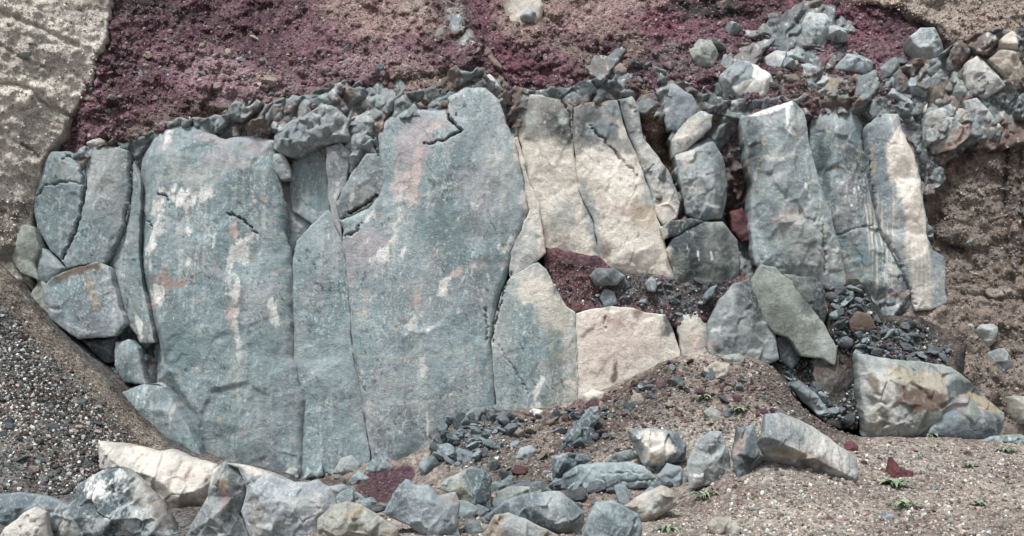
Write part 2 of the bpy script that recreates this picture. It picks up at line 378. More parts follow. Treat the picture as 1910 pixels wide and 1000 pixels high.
def apply_stains(u, v, col, seed):
    u0, u1, v0, v1 = u.min(), u.max(), v.min(), v.max()
    wu = u + (fbm(u / 22, v / 22, 3, 301) - .5) * 22
    wv = v + (fbm(u / 22, v / 22, 3, 302) - .5) * 22
    nb = fbm(u / 9, v / 13, 4, 303, .65)
    ns = fbm(u / 7 + v / 24, v / 15 - u / 40, 4, 304, .7)
    for s in STAINS:
        if s[0] == 'E':
            _, c, cu, cv, ru, rv, rot, st, m = s
            R = max(ru, rv) * 1.3 + 14
            if cu + R < u0 or cu - R > u1 or cv + R < v0 or cv - R > v1: continue
            a = math.radians(rot); k = min(1.0, min(ru, rv) / 16)
            x_, y_ = u + (wu - u) * k - cu, v + (wv - v) * k - cv
            du = x_ * math.cos(a) + y_ * math.sin(a)
            dv = -x_ * math.sin(a) + y_ * math.cos(a)
            w = np.clip(1.25 - np.hypot(du / ru, dv / rv), 0, 1)
        else:
            _, c, pts, f, st, m = s
            p = np.array(pts)
            if p[:, 0].max() + f < u0 or p[:, 0].min() - f > u1 or p[:, 1].max() + f < v0 or p[:, 1].min() - f > v1: continue
            k = min(1.0, f / 10)
            x_, y_ = u + (wu - u) * k, v + (wv - v) * k
            d, _a, _b = seg_dist(x_, y_, pts, True)
            d = np.where(inside(x_, y_, pts), d, -d)
            w = np.clip(.5 + d / (2 * f), 0, 1)
        if m == 'splat':
            w = sstep(.50, .62, w * .42 + ns * .62 - .09) * np.minimum(1, w * 4)
        else:
            kn = .55 if s[0] == 'P' else 1.2
            if c in ('cream', 'cream2', 'dark', 'pale', 'blue', 'tealdk', 'violet', 'green', 'pink', 'brown', 'rust', 'tanpink', 'tan', 'olive', 'crimson', 'scor_dk', 'scoria2', 'soildk', 'greydk', 'greyst', 'tuffdk', 'tuffw', 'grndrd', 'grndlt'):
                w = sstep(.12, .88, w + .75 * ((nb - .5) + .8 * (ns - .5)))
            else: w = sstep(.38, .64, w + kn * (.8 * (nb - .5) + .9 * (ns - .5)))
        w = (w * min(st, 1.0))[..., None]
        col[:] = col * (1 - w) + SC[c] * w

KIND = {  # two base tones and the tone of worn edges
    'teal': (lin(131, 150, 155), lin(152, 167, 172), lin(194, 201, 202)),
    'tealdk': (lin(120, 137, 141), lin(142, 156, 160), lin(164, 175, 176)),
    'blue': (lin(114, 128, 136), lin(148, 159, 166), lin(190, 196, 199)),
    'grey': (lin(124, 134, 138), lin(160, 168, 170), lin(200, 204, 204)),
    'slate': (lin(90, 104, 111), lin(132, 146, 152), lin(188, 196, 199)),
    'dark': (lin(68, 75, 79), lin(98, 106, 110), lin(150, 158, 160)),  # dark basalt, tone lowered partly to paint in the shade of the clefts
    'pale': (lin(162, 166, 164), lin(196, 196, 192), lin(216, 216, 212)),
    'cream': (lin(182, 180, 175), lin(212, 207, 199), lin(222, 219, 213)),
    'tan': (lin(142, 134, 124), lin(172, 164, 152), lin(196, 190, 180)),
    'green': (lin(130, 138, 134), lin(156, 163, 158), lin(182, 186, 178)),
    'brown': (lin(92, 82, 76), lin(120, 108, 100), lin(150, 140, 132)),
    'red': (lin(84, 52, 60), lin(112, 72, 78), lin(130, 92, 96)),
}

CRACKS = [  ([(152, 296), (159, 350), (150, 400), (135, 442), (113, 482)], 2.4, .2), ([(244, 288), (244, 350), (232, 420), (216, 455), (203, 474)], 2.2, .18),
  # open joints inside one block: polyline, width px, depth m
    ([(833, 182), (835, 215), (845, 232), (862, 246), (830, 262), (793, 272)], 2.6, .22), 
    ([(640, 440), (655, 436), (668, 428), (674, 415)], 1.8, .12), ([(652, 398), (672, 388), (692, 372), (706, 363)], 3.0, .25), ([(695, 255), (700, 275), (705, 290)], 2.2, .15),
    ([(430, 400), (450, 407), (470, 425), (485, 438)], 1.9, .14),
    ([(296, 362), (310, 366), (318, 375)], 2.6, .14), ([(274, 412), (284, 422), (283, 430)], 2.2, .12), 
    ([(952, 505), (940, 540), (925, 600), (918, 640)], 1.5, .1), ([(905, 575), (910, 640)], 1.4, .08), ([(928, 640), (960, 690), (985, 735)], 1.2, .06),
    ([(1038, 180), (1064, 210), (1066, 262)], 1.6, .1), ([(1100, 235), (1120, 255), (1160, 300), (1190, 330)], 1.6, .1), ([(1130, 590), (1130, 615)], 1.6, .08),
    ([(118, 300), (130, 292), (150, 305)], 1.6, .1), ([(66, 370), (90, 348), (120, 340), (155, 345)], 1.5, .08),
    ([(1525, 410), (1535, 470), (1535, 510)], 1.4, .08), ([(1560, 440), (1600, 425), (1630, 420)], 1.4, .06), ([(1610, 240), (1622, 300), (1628, 350), (1640, 420)], 2.2, .16), 
    ([(1650, 440), (1668, 470), (1690, 520), (1706, 570)], 2.0, .1), 
    ([(1690, 670), (1705, 720)], 1.2, .05), ([(1150, 900), (1215, 893)], 1.5, .04), ([(1120, 880), (1200, 884)], 1.3, .03), ([(560, 610), (590, 645), (560, 700)], .0, .0),
]

def crack_depth(u, v):
    out = np.zeros(u.shape)
    u0, u1, v0, v1 = u.min(), u.max(), v.min(), v.max()
    wu = u + (fbm(u / 9, v / 9, 4, 401, .65) - .5) * 11
    wv = v + (fbm(u / 9, v / 9, 4, 402, .65) - .5) * 11
    for pts, w, dep in CRACKS:
        if w == 0: continue
        p = np.array(pts)
        if p[:, 0].max() < u0 or p[:, 0].min() > u1 or p[:, 1].max() < v0 or p[:, 1].min() > v1: continue
        d, _a, _b = seg_dist(wu, wv, pts)
        de = np.minimum(np.hypot(u - pts[0][0], v - pts[0][1]), np.hypot(u - pts[-1][0], v - pts[-1][1]))
        ww = max(1.2, w * .5) * (.6 + .4 * np.clip(de / 22, 0, 1)) * (.85 + .3 * vnoise(u / 10, v / 10, 405))
        out = np.maximum(out, dep * 1.2 * np.exp(-(d / ww) ** 4))
    return out

def box_blur(H, k):
    for _ in range(k):
        P_ = np.pad(H, 1, mode='edge')
        H = (P_[:-2, 1:-1] + P_[2:, 1:-1] + P_[1:-1, :-2] + P_[1:-1, 2:] + 2 * H) / 6
    return H

def tri_interp(U, V, outline, pts):
    """linear interpolation of heights over a triangulated outline with inner ridge points"""
    co = [Vector((p[0], p[1])) for p in outline] + [Vector((p[0], p[1])) for p in pts]
    hz = [p[2] if len(p) > 2 else 0.0 for p in outline] + [p[2] for p in pts]
    n = len(outline)
    vo, eo, fo, ov, oe, of = delaunay_2d_cdt(co, [(i, (i + 1) % n) for i in range(n)], [], 1, 0.01)
    hv = [float(np.mean([hz[i] for i in o])) if len(o) else 0.0 for o in ov]
    H = np.zeros(U.shape); us, vs_ = U[0], V[:, 0]
    for f in fo:
        if len(f) != 3: continue
        (x0, y0), (x1, y1), (x2, y2) = [vo[i] for i in f]
        det = (y1 - y2) * (x0 - x2) + (x2 - x1) * (y0 - y2)
        if abs(det) < 1e-6: continue
        i0, i1 = np.searchsorted(us, min(x0, x1, x2)), np.searchsorted(us, max(x0, x1, x2), 'right')
        j0, j1 = np.searchsorted(vs_, min(y0, y1, y2)), np.searchsorted(vs_, max(y0, y1, y2), 'right')
        if i1 <= i0 or j1 <= j0: continue
        u, v = U[j0:j1, i0:i1], V[j0:j1, i0:i1]
        a = ((y1 - y2) * (u - x2) + (x2 - x1) * (v - y2)) / det
        b = ((y2 - y0) * (u - x2) + (x0 - x2) * (v - y2)) / det
        c = 1 - a - b
        m = (a >= -1e-6) & (b >= -1e-6) & (c >= -1e-6)
        h = a * hv[f[0]] + b * hv[f[1]] + c * hv[f[2]]
        H[j0:j1, i0:i1] = np.where(m, h, H[j0:j1, i0:i1])
    return H

def grid_solid(U, V, keep_v, X, Yv, Z, col, thick, taper, name):
    """front surface over the kept grid nodes plus sides and back: a closed solid"""
    ny, nx = U.shape
    idx = np.arange(ny * nx).reshape(ny, nx)
    k = keep_v
    cell = (k[:-1, :-1] | k[1:, :-1] | k[:-1, 1:] | k[1:, 1:])
    a, b, c, d = idx[:-1, :-1][cell], idx[:-1, 1:][cell], idx[1:, 1:][cell], idx[1:, :-1][cell]
    quads = np.stack([a, d, c, b], 1)                      # seen from -Y
    used = np.zeros(ny * nx, bool); used[quads.ravel()] = True
    remap = np.cumsum(used) - 1
    quads = remap[quads]
    P3 = np.stack([X.ravel(), Yv.ravel(), Z.ravel()], 1)[used]
    C3 = col.reshape(-1, 3)[used]
    e = np.concatenate([quads[:, [0, 1]], quads[:, [1, 2]], quads[:, [2, 3]], quads[:, [3, 0]]])
    key = np.minimum(e[:, 0], e[:, 1]).astype(np.int64) * len(P3) + np.maximum(e[:, 0], e[:, 1])
    _, first, cnt = np.unique(key, return_index=True, return_counts=True)
    be = e[first[cnt == 1]]
    bv = np.unique(be)
    loc = np.full(len(P3), -1); loc[bv] = np.arange(len(bv))
    cen = P3[bv].mean(0)
    V_, C_, F4 = [P3], [C3], [quads]
    prev = bv; n0 = len(P3)
    back = P3[bv, 1].max()
    for t, sh in ((.25, 1 - .08 * taper), (.65, 1 - .3 * taper), (1.0, 1 - .75 * taper)):
        q = P3[bv].copy()
        q[:, 0] = cen[0] + (q[:, 0] - cen[0]) * sh
        q[:, 2] = cen[2] + (q[:, 2] - cen[2]) * sh
        q[:, 1] = P3[bv, 1] * (1 - t) + (back + thick) * t
        cur = n0 + np.arange(len(bv)); n0 += len(bv)
        F4.append(np.stack([prev[loc[be[:, 1]]], prev[loc[be[:, 0]]], cur[loc[be[:, 0]]], cur[loc[be[:, 1]]]], 1))
        V_.append(q); C_.append(C3[bv]); prev = cur
    ctr = np.array([[cen[0], back + thick, cen[2]]])
    V_.append(ctr); C_.append(C3[bv].mean(0)[None])
    F3 = np.stack([prev[loc[be[:, 1]]], prev[loc[be[:, 0]]], np.full(len(be), n0)], 1)
    return np.concatenate(V_), np.concatenate(F4), F3, np.concatenate(C_)

SEED = [100]
def rock(name, label, cat, outline, Y, kind='teal', tilt=(0, 0), ridge=(), auto=None, rnd=.10, bulge=.12, thick=1.0, taper=.25, chip=.03, cs=.45,
         amp=.03, shrink=1.3, jag=1.8, step=2.0, stains=True, group=None, edge=.5, col2=None, blur=2, facet=None, dust=0.0):
    SEED[0] += 37; sd = SEED[0]
    rs = np.random.default_rng(sd)
    o2 = [p[:2] for p in outline]
    poly = jag_poly(o2, jag, sd)
    pa = np.array(poly)
    u = np.arange(pa[:, 0].min() - 2 * step, pa[:, 0].max() + 3 * step, step)
    v = np.arange(pa[:, 1].min() - 2 * step, pa[:, 1].max() + 3 * step, step)
    U, V = np.meshgrid(u, v)
    d, bx, by = seg_dist(U, V, poly, True)
    sgn = np.where(inside(U, V, poly), d, -d)
    ins = sgn > shrink
    mpp = (Y - CAM_Y) / F                                   # metres per photo pixel here
    # nodes just outside are pulled onto the shrunk border
    k = np.where(inside(U, V, poly), (shrink - d) / np.maximum(d, 1e-3), -(d + shrink) / np.maximum(d, 1e-3))
    near = ~ins & (sgn > shrink - 3 * step)
    Us = np.where(near, np.where(inside(U, V, poly), U + (U - bx) * k, U + (U - bx) * k), U)
    Vs = np.where(near, V + (V - by) * k, V)
    e = np.where(ins, (sgn - shrink) * mpp, 0.0)
    R = max(.05, float(e.max()))
    H = bulge * (1 - (1 - np.minimum(e / (R * .8), 1)) ** 2)
    if facet:
        nf, fh = facet
        D = box_blur(fh * np.sqrt(np.clip(1 - (1 - np.minimum(e / (R * 1.05), 1)) ** 2, 0, 1)), 14)
        gy_, gx_ = np.gradient(D)
        jj, ii = np.where(e > .10 * R)
        Fm = np.full(U.shape, 9.0)
        for q in rs.choice(len(jj), min(nf, len(jj)), replace=False):
            j, i = jj[q], ii[q]
            jx, jy = rs.uniform(-.55, .55) * fh / (R / mpp / step), rs.uniform(-.55, .55) * fh / (R / mpp / step)
            Fm = np.minimum(Fm, D[j, i] * rs.uniform(.8, 1.1) + (gx_[j, i] + jx) * (U - U[j, i]) / step + (gy_[j, i] + jy) * (V - V[j, i]) / step)
        H = H + np.maximum(np.minimum(Fm, fh * 1.15), -.35 * fh)
    pts = list(ridge)
    if auto:
        sp, am = auto
        for gu in np.arange(pa[:, 0].min() + sp / 2, pa[:, 0].max(), sp):
            for gv in np.arange(pa[:, 1].min() + sp / 2, pa[:, 1].max(), sp):
                q = (gu + rs.uniform(-.45, .45) * sp, gv + rs.uniform(-.45, .45) * sp)
                dd, _1, _2 = seg_dist(np.array([q[0]]), np.array([q[1]]), o2, True)
                if inside(np.array([q[0]]), np.array([q[1]]), o2)[0] and dd[0] > sp * .2:
                    pts.append((q[0], q[1], rs.uniform(.1, 1) * am))
    if pts or any(len(p) > 2 for p in outline):
        T = box_blur(tri_interp(U, V, outline, pts), blur)
        H = H + T
    wx = U * mpp + (fbm(U / 14, V / 14, 3, sd) - .5) * .07 + .25 * V * mpp
    wy = V * mpp + (fbm(U / 14, V / 14, 3, sd + 1) - .5) * .07 - .2 * U * mpp
    f1, f2, pl, rd = cells(wx / cs, wy / (cs * 1.3), sd)
    f1b, f2b, plb, rdb = cells(wx / (cs * .36), wy / (cs * .42), sd + 3)
    mk = sstep(.42, .6, fbm(U / 110, V / 110, 3, sd + 7))
    fade = np.clip(e / .08, 0, 1)
    H = H + (chip * 1.3 * pl * np.clip(f2 / .12, .15, 1) + chip * .6 * plb * np.clip(f2b / .12, 0, 1) * mk) * fade
    H = H + amp * (fbm(wx / .40, wy / .5, 6, sd + 2, .62) - .5) * 2 * fade
    rr = np.clip(1 - e / rnd, 0, 1)
    rv = .6 + .8 * fbm(U / 30, V / 30, 2, sd + 4)
    H = H - rnd * rv * (1 - np.sqrt(np.clip(1 - rr ** 2, 0, 1)))
    cd = crack_depth(U, V) if stains else 0
    H = H - cd
    Hs = box_blur(H, 1)
    # colour
    c0, c1, c2 = KIND[kind]
    if col2: c1 = KIND[col2][1]
    n1 = sstep(.3, .7, fbm(U / 70 + sd, V / 110, 4, sd + 11))[..., None]
    n2 = fbm(U / 10, V / 13, 4, sd + 12, .6)
    col = c0 * (1 - n1) + c1 * n1
    col = col * (.89 + .24 * n2)[..., None]
    n4 = sstep(.45, .8, fbm(U / 45 + 9, V / 70, 4, sd + 15))[..., None]
    if kind in ('teal', 'blue', 'grey', 'tealdk'): col = col * (1 - .5 * n4) + lin(162, 163, 167) * .5 * n4
    lap = (box_blur(H, 4) - H) / (mpp * step)               # negative on crests
    w = sstep(.05, .30, -lap + .16 * (n2 - .5)) * edge
    col = col * (1 - w[..., None]) + c2 * w[..., None]
    if kind in ('teal', 'tealdk') and stains:
        vs1 = sstep(.56, .74, fbm(U / 9 + .05 * V / 9, V / 190, 4, 81, .6)) * sstep(.40, .62, fbm(U / 70, V / 120, 3, 82))
        col = col * (1 - .26 * vs1[..., None]) + SC['white'] * .26 * vs1[..., None]
        dk1 = sstep(.52, .74, fbm(U / 55 + 5, V / 120, 4, 83, .55))
        col = col * (1 - .22 * dk1[..., None])
        sc = .7 * sstep(.68, .75, fbm(U / 2.6 + V / 9, V / 13 - U / 30, 3, 77, .6)) * sstep(.46, .62, fbm(U / 55, V / 80, 3, 78))
        ct = sstep(.67, .73, fbm(U / 4 - V / 11, V / 10, 3, 79, .6)) * sstep(.5, .6, fbm(U / 40, V / 40, 3, 80))
        col = col * (1 - .75 * sc[..., None]) + SC['white'] * .75 * sc[..., None]
        col = col * (1 - .5 * ct[..., None])
    if dust:
        dw = (sstep(.50, .62, .75 * fbm(U / 26, V / 22, 4, sd + 31, .62) + .25 * fbm(U / 5, V / 5, 3, sd + 32)) * dust)[..., None]
        col = col * (1 - dw) + c2 * dw
    sp = sstep(.70, .78, fbm(U / 3.2, V / 3.8, 2, sd + 13) * .7 + .3 * fbm(U / 40, V / 60, 3, sd + 14) + .06)
    col = col * (1 - .4 * sp[..., None]) + c2 * 1.15 * .4 * sp[..., None]
    if stains: apply_stains(U, V, col, sd)
    col = np.clip(col, .01, .85)
    uc, vc = pa[:, 0].mean(), pa[:, 1].mean()
    Yb = Y + (Us - uc) * tilt[0] * mpp + (Vs - vc) * tilt[1] * mpp
    X, _y, Z = px2w(Us, Vs, Yb)
    Vv, F4, F3, Cc = grid_solid(U, V, ins, X, Yb - Hs, Z, col, thick, taper, name)
    org = np.array([Vv[:, 0].mean(), Vv[:, 1].mean(), Vv[:, 2].min()])
    me = mesh_np(name, Vv - org, F4, F3, Cc, True, 50)
    o = link(name, me, M_ROCK, org)
    return tag(o, label, cat, group)

# ------------------------------------------------------------------ thin plate splines for the ground forms
def tps(P_, z, lam=1e-3):
    P_ = np.array(P_, float); z = np.array(z, float); n = len(P_)
    def k(r2): return np.where(r2 > 0, r2 * np.log(np.maximum(r2, 1e-12)), 0)
    r2 = ((P_[:, None] - P_[None]) ** 2).sum(-1)
    A = np.zeros((n + 3, n + 3)); A[:n, :n] = k(r2) + lam * np.eye(n)
    A[:n, n] = 1; A[:n, n + 1:] = P_; A[n:, :n] = A[:n, n:].T
    s = np.linalg.solve(A, np.concatenate([z, [0, 0, 0]]))
    def f(x, y):
        x = np.asarray(x, float); y = np.asarray(y, float)
        out = s[n] + s[n + 1] * x + s[n + 2] * y
        for i in range(n): out = out + s[i] * k((x - P_[i, 0]) ** 2 + (y - P_[i, 1]) ** 2)
        return out
    return f

def bank(name, label, outline, ctrl, mat, paint, step=3.0, amp=.08, lump=.05, rough=.5, thick=1.5, jag=5, edge_r=.12, relief=None, kind='structure', joints=None):
    """a slope of earth or tuff: depth behind the picture-facing side from control points (u, v, Y)"""
    SEED[0] += 37; sd = SEED[0]
    fY = tps([(c[0] / 100, c[1] / 100) for c in ctrl], [c[2] for c in ctrl])
    poly = jag_poly(outline, jag, sd, 9)
    pa = np.array(poly)
    u = np.arange(pa[:, 0].min() - step, pa[:, 0].max() + 2 * step, step)
    v = np.arange(pa[:, 1].min() - step, pa[:, 1].max() + 2 * step, step)
    U, V = np.meshgrid(u, v)
    d, bx, by = seg_dist(U, V, poly, True)
    ins = inside(U, V, poly)
    near = ~ins & (d < 2 * step)
    Us, Vs = np.where(near, bx, U), np.where(near, by, V)
    def surf(uu, vv):
        Y = fY(uu / 100, vv / 100)
        h = amp * (fbm(uu / 60, vv / 60, 5, sd, rough) - .5) * 2
        f1, f2, pl, rd = cells(uu / 16 + fbm(uu / 30, vv / 30, 2, sd + 3), vv / 14, sd + 1)
        h = h + lump * np.clip(.55 - f1, 0, 1) * (rd > .35) * (.4 + rd)
        f1, f2, pl, rd = cells(uu / 38 + fbm(uu / 20, vv / 20, 3, sd + 5), vv / 30, sd + 6)
        h = h + lump * 2.2 * np.clip(.6 - f1, 0, 1) * (rd > .5) * rd
        f1, f2, pl, rd = cells(uu / 85 + fbm(uu / 40, vv / 40, 3, sd + 8), vv / 70, sd + 9)
        h = h + lump * 2.2 * pl * np.clip(f2 / .3, 0, 1)
        f1, f2, pl, rd = cells(uu / 6.5, vv / 6, sd + 2)
        h = h + lump * .4 * np.clip(.6 - f1, 0, 1) * (.3 + rd)
        if joints: h = .15 * h + jointed(uu, vv, joints)[0]
        if relief: h = h + relief(uu, vv)
        return Y - h
    Y = surf(Us, Vs)
    ed = np.clip(d * .01 / edge_r, 0, 1); ed = np.where(ins, ed, 0)
    Y = Y + edge_r * (1 - np.sqrt(1 - (1 - ed) ** 2))
    X, _y, Z = px2w(Us, Vs, Y)
    col = np.clip(paint(U, V), .005, .85)
    Vv, F4, F3, Cc = grid_solid(U, V, ins, X, Y, Z, col, thick, .0, name)
    org = np.array([Vv[:, 0].mean(), Vv[:, 1].mean(), Vv[:, 2].min()])
    me = mesh_np(name, Vv - org, F4, F3, Cc, True)
    o = link(name, me, mat, org)
    tag(o, label, None, None, kind)
    return surf

def jointed(uu, vv, big, sd=5000, k=.5):
    """relief of broken, interlocking rock: tilted facets at three sizes (metres) and a tone per facet"""
    wu, wv = uu + (fbm(uu / 12, vv / 12, 3, sd) - .5) * 8, vv + (fbm(uu / 12, vv / 12, 3, sd + 1) - .5) * 8
    h = 0; tone = 0
    for i, (s, a) in enumerate(((big, .36), (big * .45, .14), (big * .2, .035))):
        f1, f2, pl, rd = cells((wu + .3 * wv) / s, wv / (s * 1.25), sd + 10 * i)
        w = np.clip(f2 / .24, 0, 1)
        h = h + a * w * (.42 + pl * .65 + .4 * (rd - .5))
        tone = tone + (rd - .5) * (1, .8, .6)[i]
    return h + .03 * (fbm(uu / 8, vv / 8, 4, sd + 5, .6) - .5), tone

# ------------------------------------------------------------------ the slopes and earth banks round the rock face
SC.update({'scoria': lin(110, 85, 94), 'scoria2': lin(140, 120, 126), 'scor_dk': lin(76, 57, 65), 'crimson': lin(104, 70, 82), 'tanpink': lin(156, 138, 130), 'tan': lin(158, 148, 139), 'creamt': lin(204, 186, 166),
           'olive': lin(122, 112, 105), 'greyst': lin(140, 138, 138), 'black': lin(52, 52, 52), 'sand': lin(116, 110, 103), 'soil': lin(121, 114, 109), 'soildk': lin(84, 77, 73), 'tuff': lin(206, 202, 194), 'tuffdk': lin(180, 175, 167), 'tuffw': lin(222, 216, 207),
           'grnd': lin(147, 141, 135), 'grndlt': lin(170, 161, 152), 'grndrd': lin(128, 118, 112), 'greydk': lin(96, 98, 98)})
_apply = apply_stains
def zones(u, v, col, lst):
    global STAINS
    keep = STAINS; STAINS = lst
    try: _apply(u, v, col, 0)
    finally: STAINS = keep

def base_paint(u, v, ca, cb, s1=60, s2=9, k=.3, seed=0):
    n1 = sstep(.3, .7, fbm(u / s1, v / s1, 4, seed + 1))[..., None]
    n2 = fbm(u / s2, v / s2, 4, seed + 2, .65)[..., None]
    return (SC[ca] * (1 - n1) + SC[cb] * n1) * (1 - k + 2 * k * n2)

Z_SC = []
def ZE(lst, c, u, v, ru, rv, rot=0, s=1.0, m='soft'): lst.append(('E', c, u, v, ru, rv, rot, s, m))
def ZP(lst, c, pts, f=10, s=1.0, m='soft'): lst.append(('P', c, pts, f, s, m))
ZP(Z_SC, 'soildk', [(-100, 330), (700, 320), (960, 300), (1900, 300), (2100, 900), (-100, 900)], 40, 1.0)
ZE(Z_SC, 'black', 255, 10, 66, 34, 0, 1.0); ZE(Z_SC, 'scor_dk', 380, 60, 190, 60, 15, .9); ZE(Z_SC, 'scor_dk', 240, 150, 80, 80, 0, .8); ZE(Z_SC, 'black', 330, 20, 60, 14, 10, .6); ZE(Z_SC, 'soildk', 300, 225, 150, 30, -20, .6)
ZE(Z_SC, 'scoria2', 430, 150, 130, 60, 20, .8); ZE(Z_SC, 'olive', 440, 210, 110, 30, -12, .85); ZE(Z_SC, 'olive', 260, 245, 60, 22, -25, .7); ZE(Z_SC, 'tan', 270, 258, 16, 10, 0, .6)
ZP(Z_SC, 'tanpink', [(590, -40), (780, -40), (760, 20), (820, 30), (840, 60), (700, 80), (640, 50), (600, 25)], 26, .6); ZE(Z_SC, 'tan', 780, 15, 40, 24, 0, .7); ZE(Z_SC, 'greyst', 850, 40, 26, 60, -20, .8); ZE(Z_SC, 'scoria2', 700, 120, 120, 40, 0, .8); ZE(Z_SC, 'olive', 800, 150, 110, 40, 0, .85)
ZE(Z_SC, 'scoria2', 560, 150, 80, 40, 0, .6); ZE(Z_SC, 'tanpink', 490, 145, 26, 14, 0, .7); ZE(Z_SC, 'olive', 520, 230, 50, 40, 0, .7)
ZP(Z_SC, 'tanpink', [(900, -60), (1260, -60), (1230, 20), (1180, 80), (1080, 60), (1020, 70), (960, 100), (930, 60)], 30, .55); ZE(Z_SC, 'crimson', 950, 110, 36, 60, -25, .95); ZE(Z_SC, 'crimson', 900, 20, 22, 50, 0, .6); ZE(Z_SC, 'olive', 1060, 90, 60, 22, 15, .8); ZE(Z_SC, 'olive', 1130, 130, 60, 40, 10, .7); ZE(Z_SC, 'crimson', 1000, 135, 60, 24, 10, .6); ZE(Z_SC, 'olive', 1180, 90, 40, 40, 20, .6)
ZE(Z_SC, 'crimson', 1240, 45, 90, 28, 5, .95); ZE(Z_SC, 'black', 1320, 18, 90, 26, 3, 1.0); ZE(Z_SC, 'crimson', 1400, 50, 80, 20, 0, .7); ZE(Z_SC, 'crimson', 1600, 40, 120, 34, 8, 1.0); ZE(Z_SC, 'scor_dk', 1690, 50, 90, 36, 15, .9); ZE(Z_SC, 'scor_dk', 1470, 40, 70, 60, 0, .5); ZE(Z_SC, 'soildk', 1560, 170, 150, 50, 0, .7); ZE(Z_SC, 'scoria', 1600, 120, 100, 30, 0, .6)
ZP(Z_SC, 'brown', [(1185, 160), (1215, 165), (1250, 240), (1275, 340), (1255, 330), (1215, 270), (1195, 215)], 8, 1.0); ZE(Z_SC, 'greydk', 1390, 250, 50, 90, 0, .8); ZE(Z_SC, 'greydk', 1250, 120, 60, 40, 0, .4)
def paint_scoria(u, v):
    c = base_paint(u, v, 'scoria', 'scor_dk', 70, 8, .34, 50)
    zones(u, v, c, Z_SC)
    return c
SCORIA = bank('scoria_slope', 'purple red scoria slope above the grey rock columns',
    [(-500, 760), (-500, -700), (2400, -700), (2400, 800), (1400, 800), (600, 850)],
    [(-400, 300, .9), (100, 100, .8), (200, 0, 1.1), (300, 100, 1.0), (520, 60, 1.7), (830, 40, 1.4), (1000, 20, 1.6), (1150, 60, 1.4), (1230, 250, .60), (1270, 340, .75), (1500, 60, 1.8), (1700, 60, 1.9), (1900, 150, 1.6), (300, -100, 2.6), (900, -100, 2.8), (1500, -100, 2.6), (2200, 0, 2.5), (-300, -100, 2.5), (300, -600, 6), (1500, -600, 6), (900, -600, 6),
     (80, 280, 0.39), (120, 276, 0.39), (180, 262, 0.39), (225, 266, 0.39), (260, 255, 0.24), (300, 228, 0.24), (340, 218, 0.24), (380, 230, 0.26), (430, 245, 0.26), (500, 245, 0.29), (560, 208, 0.34), (630, 184, 0.39), (690, 190, 0.44), (760, 190, 0.24), (815, 190, 0.26), (870, 148, 0.29), (925, 165, 0.32), (975, 168, 0.56), (1040, 175, 0.56), (1110, 178, 0.50), (1165, 172, 0.59), (1240, 150, 0.79), (1300, 175, 0.84), (1345, 200, 1.14), (1410, 196, 0.44), (1470, 178, 0.46), (1550, 185, 0.64), (1600, 200, 0.79), (1650, 200, 0.49),
     (80, 390, 0.65), (225, 376, 0.65), (340, 328, 0.50), (500, 355, 0.55), (690, 300, 0.70), (870, 258, 0.55), (1040, 285, 0.82), (1240, 260, 1.05), (1410, 306, 0.70), (1600, 310, 1.05),
     (1090, 250, 1.0), (1160, 255, 1.05), (560, 310, 1.1), (640, 300, 1.1), (255, 330, 1.0), (1600, 290, 1.1), (100, 420, 1.3), (400, 420, 1.5), (700, 420, 1.5), (1000, 420, 1.4), (1300, 420, 1.3), (1600, 420, 1.5), (1850, 450, 1.6), (400, 750, 1.6), (1000, 750, 1.6), (1500, 750, 1.2), (1900, 750, 1.5), (2300, 500, 1.5)],
    M_SCORIA, paint_scoria, amp=.24, lump=.15, step=2.6, rough=.62)

